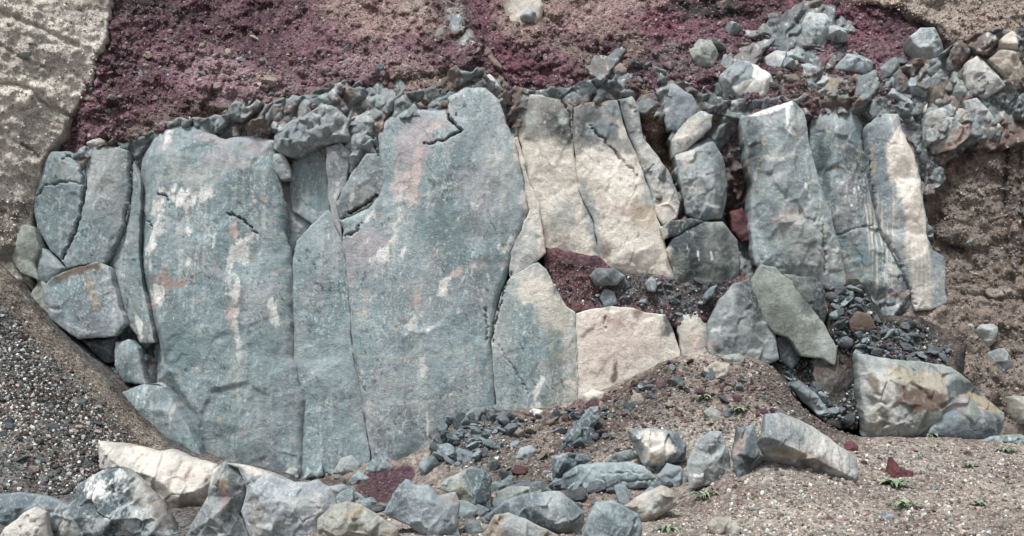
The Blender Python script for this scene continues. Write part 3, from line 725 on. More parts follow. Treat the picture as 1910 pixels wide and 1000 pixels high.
def rock_paint(seed, warm, big, lift=0.0):
    def f(u, v):
        h, tone = jointed(u, v, big)
        n = fbm(u / 50, v / 50, 4, seed)
        t = np.clip(.5 + lift + .55 * tone + .5 * (n - .5), 0, 1)[..., None]
        c = KIND['dark'][0] * (1 - t) + (KIND['grey'][0] * .5 + KIND['grey'][1] * .5) * t
        w = (sstep(.42, .68, fbm(u / 40, v / 34, 4, seed + 3)) * warm)[..., None]
        c = c * (1 - w) + lin(118, 104, 98) * w
        c = c * (.75 + .5 * fbm(u / 6, v / 7, 4, seed + 5, .65))[..., None]
        wh = sstep(.66, .74, fbm(u / 9, v / 10, 4, seed + 7, .6))[..., None] * .7
        return c * (1 - wh) + lin(196, 198, 197) * wh
    return f
bank('rock_face', 'broken grey basalt behind and between the columns',
    [(62, 330), (85, 300), (150, 278), (230, 262), (290, 232), (330, 216), (400, 214), (440, 196), (520, 190), (585, 168), (640, 158), (700, 172), (750, 172), (810, 160), (850, 130), (900, 132), (950, 166), (1010, 168), (1080, 150), (1150, 140), (1180, 170), (1192, 230), (1215, 300), (1262, 345), (1256, 240), (1228, 176), (1230, 140), (1300, 160), (1350, 190), (1400, 186), (1470, 176), (1540, 180), (1610, 182), (1680, 190), (1730, 250), (1760, 330), (1730, 380), (1750, 480), (1740, 600), (1600, 640), (1560, 700), (1480, 680), (1300, 690), (1080, 800), (900, 830), (800, 890), (500, 910), (350, 880), (240, 760), (210, 690), (110, 610), (60, 540), (40, 440)],
    [(80, 300, .30), (150, 290, .25), (300, 240, .22), (420, 225, .25), (520, 215, .25), (600, 185, .3), (700, 190, .25), (800, 185, .2), (870, 150, .2), (930, 170, .2), (1000, 180, .45), (1100, 170, .42), (1160, 160, .45), (1200, 240, .62), (1262, 340, .6), (1240, 165, .65), (1320, 190, .7), (1400, 200, .5), (1480, 190, .45), (1560, 195, .55), (1650, 200, .45), (1740, 300, .5), (1720, 500, .55),
     (100, 450, 0.62), (300, 500, 0.82), (500, 400, 0.82), (530, 470, 0.77), (700, 600, 0.82), (900, 700, 0.72), (1000, 450, 0.77), (1150, 400, 0.82), (1300, 450, 0.72), (1380, 400, 1.6), (1400, 300, 1.5), (1500, 450, 0.82), (1600, 400, 0.92), (1400, 620, 0.52), (1200, 650, 0.62), (600, 850, 0.72), (250, 680, 0.52)],
    M_ROCK, rock_paint(410, .85, 60, .2), amp=.10, lump=.0, joints=60, step=2.2, jag=14, edge_r=.04, thick=.6)
bank('fractured_rock', 'jagged dark grey rock breaking through the scoria at upper right',
    [(1060, 130), (1140, 96), (1220, 70), (1300, 50), (1380, 70), (1440, 30), (1500, 0), (1560, 10), (1600, 50), (1680, 80), (1720, 120), (1700, 200), (1600, 215), (1500, 215), (1400, 225), (1300, 215), (1180, 215), (1100, 200)],
    [(1080, 140, .75), (1150, 120, .95), (1150, 190, .6), (1230, 80, 1.56), (1250, 150, .92), (1300, 60, 1.85), (1320, 130, 1.22), (1330, 200, .85), (1420, 80, 1.52), (1420, 150, 1.0), (1420, 210, .45), (1510, 30, 1.85), (1520, 90, 1.42), (1520, 150, .85), (1540, 205, .62), (1620, 80, 1.95), (1640, 130, 1.12), (1660, 190, .55), (1710, 120, 1.35)],
    M_ROCK, rock_paint(430, .5, 60), amp=.3, lump=.0, joints=60, step=2.2, jag=16, edge_r=.04, thick=.5)
bank('broken_rock', 'brownish broken rock breaking through the scoria above the middle columns',
    [(400, 215), (470, 170), (560, 150), (640, 140), (740, 120), (800, 70), (850, 20), (880, 60), (930, 110), (955, 175), (900, 210), (800, 215), (700, 225), (560, 240), (440, 260)],
    [(420, 225, .62), (520, 200, .6), (520, 160, 1.0), (640, 165, .68), (740, 175, .55), (740, 140, .85), (800, 100, 1.15), (850, 40, 1.48), (880, 130, .64), (940, 165, .38), (820, 190, .35), (600, 215, .45)],
    M_ROCK, rock_paint(450, 1.0, 50, .3), amp=.3, lump=.0, joints=50, step=2.2, jag=14, edge_r=.04, thick=.5)

bank('jointed_rock', 'tan and grey jointed rock between the blocks at the upper right corner',
    [(1650, 190), (1690, 120), (1760, 100), (1800, 70), (1850, 60), (1960, 50), (1980, 250), (1880, 280), (1800, 275), (1750, 310), (1700, 270)],
    [(1670, 180, .6), (1720, 130, .75), (1800, 100, .6), (1900, 80, .35), (1900, 200, .3), (1820, 220, .4), (1740, 260, .48), (1980, 150, .2)],
    M_ROCK, rock_paint(470, 1.0, 50), amp=.2, lump=.0, joints=50, step=2.2, jag=14, edge_r=.04, thick=.5)

Z_TF = []
ZP(Z_TF, 'tuffdk', [(-300, 70), (60, 80), (130, 130), (175, 150), (170, 170), (100, 165), (-300, 150)], 10, .7); ZP(Z_TF, 'tuffw', [(-300, 10), (60, 20), (140, 70), (195, 100), (190, 60), (100, 0), (-300, -40)], 10, .5)
ZP(Z_TF, 'tuffw', [(-300, 130), (30, 135), (100, 160), (160, 175), (140, 190), (60, 165), (-300, 160)], 8, .8); ZE(Z_TF, 'tuffw', 36, 182, 32, 20, 5, 1.0); ZE(Z_TF, 'pink', 22, 178, 12, 9, 0, .6); ZE(Z_TF, 'tan', 130, 240, 50, 20, 0, .3); ZE(Z_TF, 'sand', 20, 395, 60, 30, -10, .9); ZE(Z_TF, 'sand', 20, 330, 50, 12, 0, .4); ZE(Z_TF, 'tuffdk', 60, 110, 60, 20, 20, .6)
ZE(Z_TF, 'soildk', 20, 410, 20, 7, -20, .6); ZE(Z_TF, 'green', 130, 25, 50, 14, 20, .4); ZP(Z_TF, 'sand', [(-300, 420), (40, 415), (30, 480), (0, 500), (-300, 560)], 12, .9)
def paint_tuff(u, v):
    c = base_paint(u, v, 'tuff', 'tuffdk', 80, 6, .26, 70)
    zones(u, v, c, Z_TF)
    return c
def relief_tuff(u, v):
    h = 0
    for pts, w, dep in (([(-200, -30), (0, 22), (60, 45), (110, 70), (140, 85), (170, 92)], 5, -.07), ([(-100, 150), (30, 156), (60, 168), (75, 190), (110, 205), (130, 215)], 4, -.09), ([(40, 270), (60, 282), (72, 292)], 2.5, -.12), ([(0, 85), (60, 118), (100, 130)], 4, -.06), ([(60, 135), (80, 125), (110, 112)], 3, -.05)):
        d, _1, _2 = seg_dist(u + 6 * (fbm(u / 15, v / 15, 3, 9) - .5), v + 8 * (fbm(u / 15, v / 15, 3, 8) - .5), pts)
        h = h + dep * np.exp(-(d / w) ** 2)
    s = v - .42 * u
    h = h + .09 * fbm(s / 26, u / 240, 3, 21) + .12 * fbm(u / 34, v / 34, 4, 27, .6) + .03 * fbm(s / 7, u / 70, 3, 23) + .10 * np.clip(1 - ((u - 36) / 32) ** 2 - ((v - 182) / 20) ** 2, 0, 1) ** .5
    return h
TUFF = bank('tuff_bank', 'pale layered tuff bank left of the purple scoria',
    [(-500, -700), (235, -700), (212, -60), (204, 0), (197, 60), (180, 100), (176, 150), (142, 195), (112, 250), (96, 275), (78, 300), (72, 370), (64, 410), (60, 440), (60, 560), (-500, 760)],
    [(200, 0, .85), (180, 100, .55), (110, 250, .25), (70, 380, .2), (60, 560, .3), (0, 0, -.3), (0, 200, -.35), (0, 400, -.25), (0, 540, -.1), (-400, 0, -1.8), (-400, 500, -1.8), (220, -500, 4), (-400, -600, -1.5)],
    M_TUFF, paint_tuff, amp=.10, lump=.05, rough=.66, relief=relief_tuff, edge_r=.05, jag=11)

Z_SO = []
ZP(Z_SO, 'tan', [(1200, -200), (2000, -200), (2000, 60), (1870, 110), (1790, 80), (1740, 40), (1640, 14), (1300, 10)], 12, .75); ZE(Z_SO, 'tanpink', 1840, 60, 60, 50, 0, .5); ZE(Z_SO, 'creamt', 1650, 5, 70, 9, 0, .6)
ZE(Z_SO, 'tan', 1765, 450, 50, 60, 0, .45); ZE(Z_SO, 'maroon', 1755, 410, 40, 20, 0, .6); ZE(Z_SO, 'soildk', 1760, 425, 26, 34, 0, .8); ZE(Z_SO, 'soildk', 1785, 462, 24, 8, 10, .9); ZE(Z_SO, 'tan', 1730, 585, 40, 22, 0, .8); ZE(Z_SO, 'soildk', 1880, 340, 9, 120, 0, .8); ZE(Z_SO, 'soildk', 1905, 380, 6, 120, 0, .6); ZE(Z_SO, 'maroon', 1860, 400, 24, 10, 20, .5); ZE(Z_SO, 'brown', 1810, 520, 60, 14, 6, .7)
ZE(Z_SO, 'tan', 1860, 545, 60, 12, -3, .6); ZE(Z_SO, 'sand', 1870, 640, 40, 60, 10, .7); ZE(Z_SO, 'soildk', 1790, 640, 40, 30, 30, .7); ZE(Z_SO, 'tanpink', 1765, 310, 40, 40, 0, .4); ZE(Z_SO, 'soildk', 1830, 300, 60, 26, 0, .35); ZE(Z_SO, 'tan', 1880, 200, 40, 60, 0, .4)
def paint_soil(u, v):
    c = base_paint(u, v, 'soil', 'olive', 60, 7, .26, 90)
    n = fbm(u / 60, v / 12 - u / 80, 4, 93)[..., None]
    c = c * (.8 + .4 * n)
    zones(u, v, c, Z_SO)
    return c
def relief_soil(u, v):
    h = 0
    for pts, w, dep in (([(1876, 250), (1872, 340), (1878, 430), (1884, 500), (1890, 540)], 4, -.12), ([(1904, 250), (1900, 340), (1907, 430), (1902, 500)], 3, -.1), ([(1740, 440), (1765, 458), (1795, 466)], 7, -.2), ([(1730, 545), (1800, 548), (1860, 556), (1950, 560)], 5, -.08), ([(1800, 600), (1850, 640), (1880, 700)], 8, -.15)):
        d, _1, _2 = seg_dist(u + 16 * (fbm(u / 18, v / 18, 3, 19) - .5), v + 12 * (fbm(u / 18, v / 18, 3, 18) - .5), pts)
        h = h + dep * np.exp(-(d / w) ** 2)
    return h
SOIL = bank('soil_bank', 'brown earth bank right of the columns',
    [(1210, -700), (2400, -700), (2400, 900), (1700, 900), (1690, 620), (1690, 330), (1720, 200), (1800, 130), (1770, 80), (1745, 45), (1700, 18), (1640, 6), (1560, 4), (1450, -2), (1300, 6), (1250, -6)],
    [(1300, 0, 1.9), (1500, -5, 2.2), (1700, 15, 1.9), (1770, 80, 1.3), (1800, 140, 1.0), (1900, 100, .5), (1720, 300, .75), (1720, 500, .55), (1740, 600, .2), (1850, 350, .45), (1900, 550, .15), (1800, 700, -.35), (1900, 780, -.6), (1720, 800, -.4), (2200, 200, .0), (2200, 700, -.6), (1300, -600, 4.5), (2200, -600, 4)],
    M_SOIL, paint_soil, amp=.2, lump=.09, relief=relief_soil, edge_r=.05, jag=12, rough=.62)

Z_GR = []
ZP(Z_GR, 'sand', [(-300, 380), (0, 480), (70, 590), (200, 720), (310, 830), (420, 880), (380, 890), (255, 820), (150, 720), (60, 630), (0, 560), (-300, 480)], 14, 1.0); ZE(Z_GR, 'tan', 270, 815, 60, 14, 38, .6); ZE(Z_GR, 'sand', 30, 790, 36, 26, 0, .7); ZE(Z_GR, 'sand', 80, 845, 90, 20, 10, .6); ZE(Z_GR, 'black', 70, 730, 90, 44, 35, .8); ZE(Z_GR, 'soildk', 190, 690, 26, 14, 40, .7); ZE(Z_GR, 'black', 150, 800, 50, 40, 20, .6)
def paint_gravel(u, v):
    c = base_paint(u, v, 'greydk', 'soildk', 60, 6, .45, 110)
    zones(u, v, c, Z_GR)
    return c
GRAVEL = bank('gravel_bank', 'dark gravel bank sloping down at the left foot of the cliff',
    [(-600, 330), (-60, 455), (0, 490), (30, 525), (60, 565), (110, 620), (160, 668), (215, 722), (255, 770), (300, 815), (345, 848), (400, 872), (520, 900), (520, 1150), (-600, 1150)],
    [(0, 490, -.35), (110, 620, -.45), (215, 722, -.75), (300, 815, -1.0), (400, 870, -1.3), (0, 700, -2.2), (0, 920, -4.6), (180, 830, -2.9), (140, 930, -4.2), (400, 960, -4.2), (-400, 450, -1.0), (-400, 900, -5), (0, 1100, -6.5), (480, 1100, -6), (-500, 1100, -6.5)],
    M_GRAVEL, paint_gravel, amp=.06, lump=.04, edge_r=.1, thick=.8, jag=3)

# a pocket of rubble and a scoria ledge between the columns
def paint_ledge(u, v):
    c = base_paint(u, v, 'maroon', 'scor_dk', 40, 6, .35, 130)
    zones(u, v, c, [('E', 'greydk', 1250, 540, 140, 50, 0, .8, 'soft'), ('E', 'greydk', 1160, 520, 40, 30, 0, .5, 'soft')])
    return c
LEDGE = bank('scoria_ledge', 'dark red scoria on the ledge between the pale columns',
    [(1008, 460), (1120, 478), (1160, 500), (1260, 512), (1390, 505), (1400, 560), (1340, 600), (1250, 612), (1180, 590), (1120, 590), (1066, 592), (1036, 560), (1012, 500)],
    [(1015, 470, .16), (1110, 480, .12), (1060, 580, .06), (1250, 515, .12), (1250, 595, -.02), (1380, 510, .1), (1380, 560, -.1), (1150, 585, .02)],
    M_SCORIA, paint_ledge, amp=.04, lump=.04, thick=.8, step=2.2)
def paint_rub(u, v): return base_paint(u, v, 'black', 'soildk', 40, 6, .35, 140)
RUBBLE = bank('rubble_slope', 'dark earth under the slate rubble between the right columns',
    [(1535, 520), (1600, 520), (1650, 590), (1720, 590), (1800, 640), (1800, 720), (1700, 700), (1620, 690), (1600, 800), (1520, 800), (1430, 720), (1435, 610), (1540, 640)],
    [(1560, 530, .15), (1600, 600, -.15), (1660, 600, -.2), (1750, 620, -.15), (1700, 680, -.75), (1620, 680, -.5), (1550, 640, -.1), (1460, 630, .1), (1500, 700, .1), (1560, 780, -.6), (1480, 740, -.3)],
    M_SCORIA, paint_rub, amp=.05, lump=.05, thick=.6, step=2.2)

# the ground: one sheet, height from points seen in the photo at their own distance
GC = [(-400, 1000, -6.5), (100, 1040, -6.2), (300, 1040, -6.2), (500, 1030, -6.5), (700, 1000, -6.6), (900, 1000, -6.8), (1100, 1000, -7.0), (1400, 1000, -7.6), (1700, 1000, -8.0), (1905, 1000, -8.2), (2300, 960, -8),
      (450, 895, -.1), (600, 897, -.3), (700, 885, -.4), (790, 870, -.5), (830, 800, -.2), (900, 775, -.15), (1000, 765, -.15), (1075, 753, -.2), (1150, 725, -.2), (1250, 672, -.15), (1320, 655, -.35), (1400, 665, -.5), (1450, 690, -.7), (1480, 740, -.9), (1530, 790, -1.2),
      (700, 925, -1.2), (600, 930, -1.6), (1300, 720, -.95), (1200, 780, -1.35), (1000, 850, -1.6), (880, 880, -1.6), (1100, 840, -1.8), (1400, 745, -1.4), (1580, 815, -1.7), (1500, 785, -1.7),
      (1500, 800, -.25), (1560, 815, -.35), (1600, 820, -.5), (1485, 775, -.1), (1620, 815, -2.0), (1700, 815, -1.5), (1800, 818, -1.5), (1900, 826, -1.6), (1700, 880, -3.6), (1400, 857, -4.6), (1450, 868, -4.8), (1520, 889, -5.0), (1590, 908, -5.0), (1900, 890, -3.8), (1300, 935, -5.0), (1240, 965, -5.4), (1600, 940, -5.6), (1330, 905, -4.2),
      (1000, 905, -3.0), (1150, 900, -3.3), (1260, 905, -3.6), (860, 940, -3.6), (960, 960, -4.6), (1120, 915, -4.0), (650, 970, -4.6), (750, 960, -4.0), (450, 960, -3.8), (780, 985, -5.6), (930, 985, -5.8), (620, 995, -6.0)]
gx, gy, gz = px2w(np.array([c[0] for c in GC], float), np.array([c[1] for c in GC], float), np.array([c[2] for c in GC], float))
ex = [(-12, -14, 1.0), (0, -14, 1.0), (12, -14, 1.0), (-14, -5, 1.3), (15, -5, 1.6), (-14, 2, 1.6), (14, 2, 2.2), (-16, -36, .8), (16, -36, .8), (0, -30, .8), (0, 3, 2.0), (-5, 3, 1.4)]
gx = np.concatenate([gx, [e[0] for e in ex]]); gy = np.concatenate([gy, [e[1] for e in ex]]); gz = np.concatenate([gz, [e[2] for e in ex]])
_gf = tps(np.stack([gx, gy], 1), gz, .02)
def ground_z(x, y):
    x = np.asarray(x, float); y = np.asarray(y, float)
    return _gf(x, y) + .12 * (fbm(x / 1.1, y / 1.1, 5, 700, .55) - .5) * 2 * np.clip((12 - np.abs(y + 4)) / 4, .2, 1)
def ground_hit(u, v):
    """where the ray through photo point (u, v) meets the ground"""
    u = np.atleast_1d(np.asarray(u, float)); v = np.atleast_1d(np.asarray(v, float))
    best = np.full(u.shape, np.nan)
    ys = np.arange(-14, 1.2, .05); prev = None
    for y in ys:
        x, _y, z = px2w(u, v, y)
        below = z <= ground_z(x, np.full(u.shape, y))
        new = below & np.isnan(best)
        best[new] = y - .025
    best = np.where(np.isnan(best), 0.0, best)
    x, _y, z = px2w(u, v, best)
    return x, best, z
Z_GD = []
ZP(Z_GD, 'scor_dk', [(655, 905), (690, 875), (765, 868), (775, 890), (735, 935), (690, 940)], 6, 1.0); ZP(Z_GD, 'maroon', [(1010, 768), (1075, 750), (1180, 720), (1240, 672), (1265, 672), (1200, 735), (1090, 765)], 6, .8)
ZP(Z_GD, 'soildk', [(960, 900), (1060, 780), (1250, 690), (1420, 680), (1560, 790), (1400, 800), (1300, 760), (1180, 800)], 40, .55); ZP(Z_GD, 'soildk', [(800, 880), (830, 780), (900, 760), (1080, 770), (1240, 680), (1260, 720), (1100, 860), (950, 900)], 30, .75); ZP(Z_GD, 'soildk', [(1440, 680), (1500, 720), (1620, 810), (1600, 830), (1490, 790), (1400, 720)], 16, .7); ZE(Z_GD, 'greydk', 900, 830, 100, 70, 0, .85); ZE(Z_GD, 'grndrd', 1000, 830, 90, 60, 0, .7); ZE(Z_GD, 'grndrd', 1330, 730, 110, 50, 0, .6); ZE(Z_GD, 'olive', 1040, 800, 60, 20, -20, .6); ZE(Z_GD, 'soildk', 1000, 900, 130, 40, 0, .8); ZE(Z_GD, 'soildk', 1240, 690, 50, 30, -40, .7); ZE(Z_GD, 'grndlt', 1420, 790, 60, 40, 0, .4)
ZE(Z_GD, 'grndlt', 1500, 960, 200, 40, -4, .5); ZE(Z_GD, 'grndlt', 1800, 930, 160, 40, -4, .5); ZE(Z_GD, 'grndrd', 1640, 900, 80, 24, 0, .5); ZE(Z_GD, 'soildk', 1540, 800, 60, 40, 30, .7); ZE(Z_GD, 'soildk', 600, 900, 120, 20, 0, .8); ZE(Z_GD, 'grndrd', 1330, 870, 40, 20, 0, .5); ZE(Z_GD, 'soildk', 860, 955, 60, 40, 0, .7)
xs = np.concatenate([np.linspace(-40, -11.2, 40), np.arange(-11, 11, .036), np.linspace(11.2, 40, 40)])
ys = np.concatenate([np.linspace(-60, -9.4, 50), np.arange(-9.3, .4, .036), np.linspace(.5, 6, 12)])
GXX, GYY = np.meshgrid(xs, ys)
GZZ = np.clip(ground_z(GXX, GYY), -.5, 4)
gd = np.maximum(GYY - CAM_Y, 2)
GU, GV = 955 + GXX / gd * F, 650 - (GZZ - CAM_Z) / gd * F
# stones and clods
f1, f2, pl, rd = cells(GXX / .11 + 2 * fbm(GXX, GYY, 2, 5), GYY / .11, 801)
GZZ = GZZ + .035 * np.clip(.55 - f1, 0, 1) * (rd > .4) * rd
f1, f2, pl, rd = cells(GXX / .05, GYY / .05, 803)
GZZ = GZZ + .014 * np.clip(.6 - f1, 0, 1) * rd
gc = base_paint(GU, GV * 2.2, 'grnd', 'grndrd', 120, 9, .3, 150)
zones(GU, GV, gc, Z_GD)
gi = np.arange(GXX.size).reshape(GXX.shape)
gq = np.stack([gi[:-1, :-1].ravel(), gi[:-1, 1:].ravel(), gi[1:, 1:].ravel(), gi[1:, :-1].ravel()], 1)
me = mesh_np('ground', np.stack([GXX.ravel(), GYY.ravel(), GZZ.ravel()], 1), gq, None, np.clip(gc.reshape(-1, 3), .005, .85), True)
tag(link('ground', me, M_GROUND), 'stony pale brown ground with reddish pebbles', None, None, 'structure')

# ------------------------------------------------------------------ the rock face: every column and block between the joints
CO, BL = 'rock column', 'rock block'
def cliff_(k):
    d = dict(rnd=.024, shrink=-1.4, jag=3.0, edge=.15, step=1.8); d.update(k)
    d['bulge'] = k.get('bulge', .12) * .3
    return d
ROUGH = dict(auto=(24, .17), chip=.09, cs=.24, amp=.05, blur=1)
def col_(label, outline, Y, **k): return rock('basalt_column', label, CO, outline, Y, **cliff_(k))
def blk_(label, outline, Y, **k): return rock('basalt_block', label, BL, outline, Y, **cliff_(k))

col_('short grey column at the left end of the cliff, beside the pale tuff', [(80, 290), (100, 284), (130, 284), (152, 298), (158, 330), (158, 352), (150, 400), (135, 442), (114, 482), (95, 466), (75, 432), (64, 395), (70, 340)], .12, kind='teal', facet=(4, .12))
col_('grey column with a pale weathered top, second from the left end', [(162, 284), (180, 268), (210, 275), (240, 284), (245, 340), (239, 390), (229, 430), (203, 474), (190, 494), (165, 490), (125, 499), (113, 484), (135, 443), (151, 400), (160, 352), (158, 310)], .10, facet=(5, .12), col2='grey')
col_('narrow dark strip of rock between the broad streaked column and its left neighbours', [(247, 300), (262, 340), (258, 420), (256, 470), (262, 520), (275, 580), (286, 640), (272, 640), (262, 638), (240, 602), (222, 560), (210, 525), (203, 492), (215, 458), (231, 432), (241, 390), (246, 340)], .12, kind='tealdk', bulge=.12, tilt=(-.6, 0))
blk_('squarish grey block with a rusty patch hanging at lower left of the cliff', [(83, 540), (100, 517), (125, 507), (180, 490), (200, 499), (209, 532), (222, 572), (233, 604), (215, 626), (150, 632), (120, 612), (95, 592), (86, 562)], -.12, facet=(5, .12), col2='blue')
blk_('pale three cornered block, farthest left on the gravel bank', [(11, 468), (45, 418), (62, 424), (72, 465), (64, 490), (70, 522), (40, 508)], -.15, kind='green', bulge=.08, ridge=[(45, 450, .10)])
blk_('small wedge of grey rock above the hanging squarish block', [(64, 470), (80, 464), (116, 500), (100, 516), (72, 532), (63, 500)], -.02, kind='teal', bulge=.06, ridge=[(82, 495, .08)], shrink=-0.8)
blk_('thin grey sliver left of the hanging squarish block', [(58, 550), (72, 520), (86, 530), (87, 565), (96, 598), (70, 582)], -.05, bulge=.06, kind='green', shrink=-0.8)
blk_('small pale block below the narrow dark strip', [(216, 640), (240, 634), (254, 650), (264, 690), (272, 716), (230, 712), (215, 682)], -.05, bulge=.06, ridge=[(235, 665, .08)], kind='teal')
blk_('grey leaning slab at the left foot of the broad streaked column', [(208, 762), (230, 732), (265, 718), (300, 722), (322, 745), (347, 790), (378, 856), (345, 850), (310, 832), (255, 798), (214, 774)], -.55, kind='teal', bulge=.10, ridge=[(318, 765, .16), (270, 760, .10), (340, 820, .12)], stains=True)
col_('broad blue grey column with white lime streaks, left of centre', [(247, 292, -.35), (268, 262, -.3), (296, 238, -.1), (337, 229, .0), (372, 240, 0), (420, 258), (470, 250), (515, 262), (513, 300), (520, 340), (530, 380), (528, 430), (540, 470), (543, 545), (546, 670), (558, 720), (565, 745), (560, 830), (560, 895), (380, 895), (360, 830), (347, 790), (320, 735, -.1), (296, 716, -.2), (276, 716, -.35), (286, 640, -.3), (272, 580, -.3), (258, 520, -.3), (254, 470, -.3), (250, 400, -.35)], .0,
     kind='teal', bulge=.14, ridge=[(300, 290, .14), (298, 400, .14), (282, 500, .10), (300, 600, .16), (320, 690, .16), (400, 300, .18), (400, 500, .24), (420, 650, .24), (380, 780, .18), (500, 320, .10), (505, 420, .12), (500, 560, .16), (520, 700, .12), (470, 800, .18), (400, 262, .04), (460, 270, .04)], chip=.035, cs=.7, amp=.035, rnd=.14, thick=1.4)
blk_('upper half of the narrow middle column, below the crumbling cap', [(548, 300), (575, 282), (606, 268), (611, 340), (613, 394), (585, 417), (565, 405), (548, 392), (543, 350)], .30, bulge=.08, kind='teal', shrink=-3.0)
col_('lower half of the narrow middle column, smooth with a pointed top', [(556, 452), (582, 423), (612, 395), (625, 416), (638, 460), (648, 548), (655, 663), (673, 745), (692, 885), (640, 890), (562, 890), (556, 830), (565, 745), (549, 670), (543, 545), (549, 480)], .12, bulge=.16, kind='teal', chip=.015, amp=.02, ridge=[(600, 500, .06), (600, 700, .08)], thick=1.3, shrink=-3.0)
blk_('crumbling pale grey cap block over the narrow middle column', [(511, 255), (525, 236), (545, 226), (570, 215), (600, 195), (630, 198), (650, 225), (650, 262), (622, 266), (592, 272), (562, 288), (535, 290), (514, 278)], -.02, kind='grey', bulge=.18, auto=(17, .2), chip=.12, cs=.17, amp=.06, blur=1, jag=4)
blk_('small tilted fragment tucked under the left end of the crumbling cap', [(510, 290), (525, 284), (538, 310), (541, 330), (525, 335), (512, 318)], .02, kind='grey', bulge=.08)
blk_('rough brownish rock in the deep cleft right of the broad streaked column', [(512, 335), (545, 345), (552, 400), (566, 408), (578, 420), (552, 455), (545, 470), (530, 462), (524, 440), (530, 400), (520, 370)], .45, kind='brown', col2='grey', bulge=.10, auto=(20, .15), chip=.06, cs=.2, shrink=-3.0)
blk_('narrow pale strip of rock between the middle column and the cracked wedge', [(608, 275), (635, 264), (652, 285), (645, 340), (628, 374), (635, 420), (638, 446), (622, 414), (613, 380), (611, 330)], .08, bulge=.08, kind='grey', auto=(26, .06), shrink=-0.8)
blk_('wedge shaped pale block above a curved open crack', [(627, 378), (652, 330), (684, 285), (716, 288), (716, 345), (705, 367), (686, 388), (656, 402), (634, 408)], -.02, kind='grey', bulge=.08, ridge=[(670, 345, .10), (690, 330, .04)], shrink=-0.8)
blk_('broken grey lumps in the notch above the cracked wedge block', [(650, 225), (690, 205), (712, 222), (702, 250), (708, 296), (682, 292), (655, 320), (645, 280), (652, 258)], .15, kind='grey', bulge=.12, auto=(16, .2), chip=.12, cs=.17, amp=.06, blur=1, jag=4, shrink=-3.0)
col_('widest smooth column in the middle of the cliff, with a pinkish ridge', [(704, 240), (722, 218), (762, 203), (795, 203), (832, 205), (835, 180), (870, 160), (905, 163), (930, 185), (945, 230), (962, 260), (974, 320), (988, 390), (970, 437), (951, 500), (926, 570), (916, 640), (926, 775), (890, 800), (830, 840), (800, 880), (760, 890), (697, 890), (684, 806), (673, 745), (658, 663), (650, 548), (640, 456), (640, 428), (632, 410), (658, 399), (686, 386), (704, 365), (713, 340)], -.05,
     kind='teal', bulge=.16, chip=.022, cs=.9, amp=.022, rnd=.13, thick=1.5, ridge=[(798, 225, .06), (788, 300, .16), (776, 380, .20), (768, 470, .18), (740, 560, .14), (700, 480, .08), (700, 650, .14), (720, 780, .14), (850, 330, .10), (850, 450, .14), (850, 600, .16), (920, 330, .12), (900, 480, .14), (870, 700, .12), (880, 230, .05), (730, 260, .06), (750, 330, .06)])
col_('pale sliver beside the long open joint right of the widest column', [(963, 258), (975, 296), (985, 345), (1003, 382), (1011, 430), (1015, 470), (1000, 486), (975, 506), (953, 515), (955, 472), (972, 437), (990, 392), (976, 320)], -.07, kind='grey', col2='pale', bulge=.08, shrink=-3)
blk_('large two toned grey and cream block right of the widest column', [(1003, 492), (1017, 503), (1039, 545), (1055, 574), (1071, 584), (1073, 640), (1077, 780), (1020, 785), (930, 785), (919, 640), (929, 575), (948, 525), (972, 508)], -.14, kind='teal', col2='green', bulge=.10, ridge=[(985, 570, .08), (990, 680, .08)], chip=.02, amp=.02, thick=1.3, shrink=-3)
col_('cream column with a dark grey top, left of the pair of cream columns', [(945, 190), (975, 178), (1010, 180), (1050, 188), (1067, 200), (1069, 270), (1076, 340), (1086, 370), (1106, 412), (1118, 492), (1060, 482), (1017, 474), (1012, 430), (1005, 380), (987, 342), (977, 290), (965, 240)], .28, kind='cream', bulge=.12, ridge=[(1010, 300, .08), (1030, 400, .10), (1000, 230, .02), (1045, 230, .06)], facet=(4, .07), chip=.03, cs=.4, amp=.022, edge=.2, blur=1)
col_('broad cream column above the rubble ledge', [(1070, 200), (1100, 190), (1150, 187), (1171, 252), (1193, 310), (1209, 350), (1221, 400), (1231, 425), (1243, 465), (1260, 522), (1205, 522), (1164, 512), (1119, 492), (1108, 412), (1088, 370), (1078, 340), (1071, 270)], .2, kind='cream', bulge=.12, ridge=[(1110, 260, .04), (1110, 330, .10), (1150, 380, .14), (1180, 470, .16), (1125, 450, .04)], facet=(5, .08), chip=.03, cs=.4, amp=.022, blur=1, edge=.2, shrink=-0.8)
col_('tapering pale grey column leaning right beside the earthy gully', [(1153, 185), (1180, 179), (1192, 210), (1201, 258), (1226, 290), (1251, 328), (1269, 380), (1262, 405), (1236, 420), (1223, 400), (1211, 350), (1196, 310), (1173, 250)], .28, kind='grey', col2='pale', bulge=.10, auto=(28, .08), chip=.05, cs=.35, shrink=-0.8)
blk_('pinkish cream block under the rubble ledge', [(1075, 586), (1112, 575), (1140, 571), (1172, 573), (1204, 583), (1242, 586), (1264, 640), (1271, 690), (1240, 710), (1190, 740), (1150, 750), (1080, 775)], -.12, kind='cream', bulge=.10, ridge=[(1130, 640, .03), (1210, 640, .04)], chip=.02, amp=.015, thick=1.2, edge=.2, shrink=-0.8)
blk_('small cream and grey block right of the pinkish cream block', [(1258, 592), (1300, 580), (1330, 600), (1328, 660), (1310, 690), (1277, 690), (1269, 640)], -.05, kind='cream', col2='grey', bulge=.08, auto=(26, .06), shrink=-0.8)
blk_('rounded grey block beside the top of the earthy gully', [(1228, 166), (1255, 155), (1290, 178), (1300, 200), (1291, 225), (1265, 241), (1245, 241), (1234, 203)], .45, kind='blue', bulge=.16, auto=(26, .08))
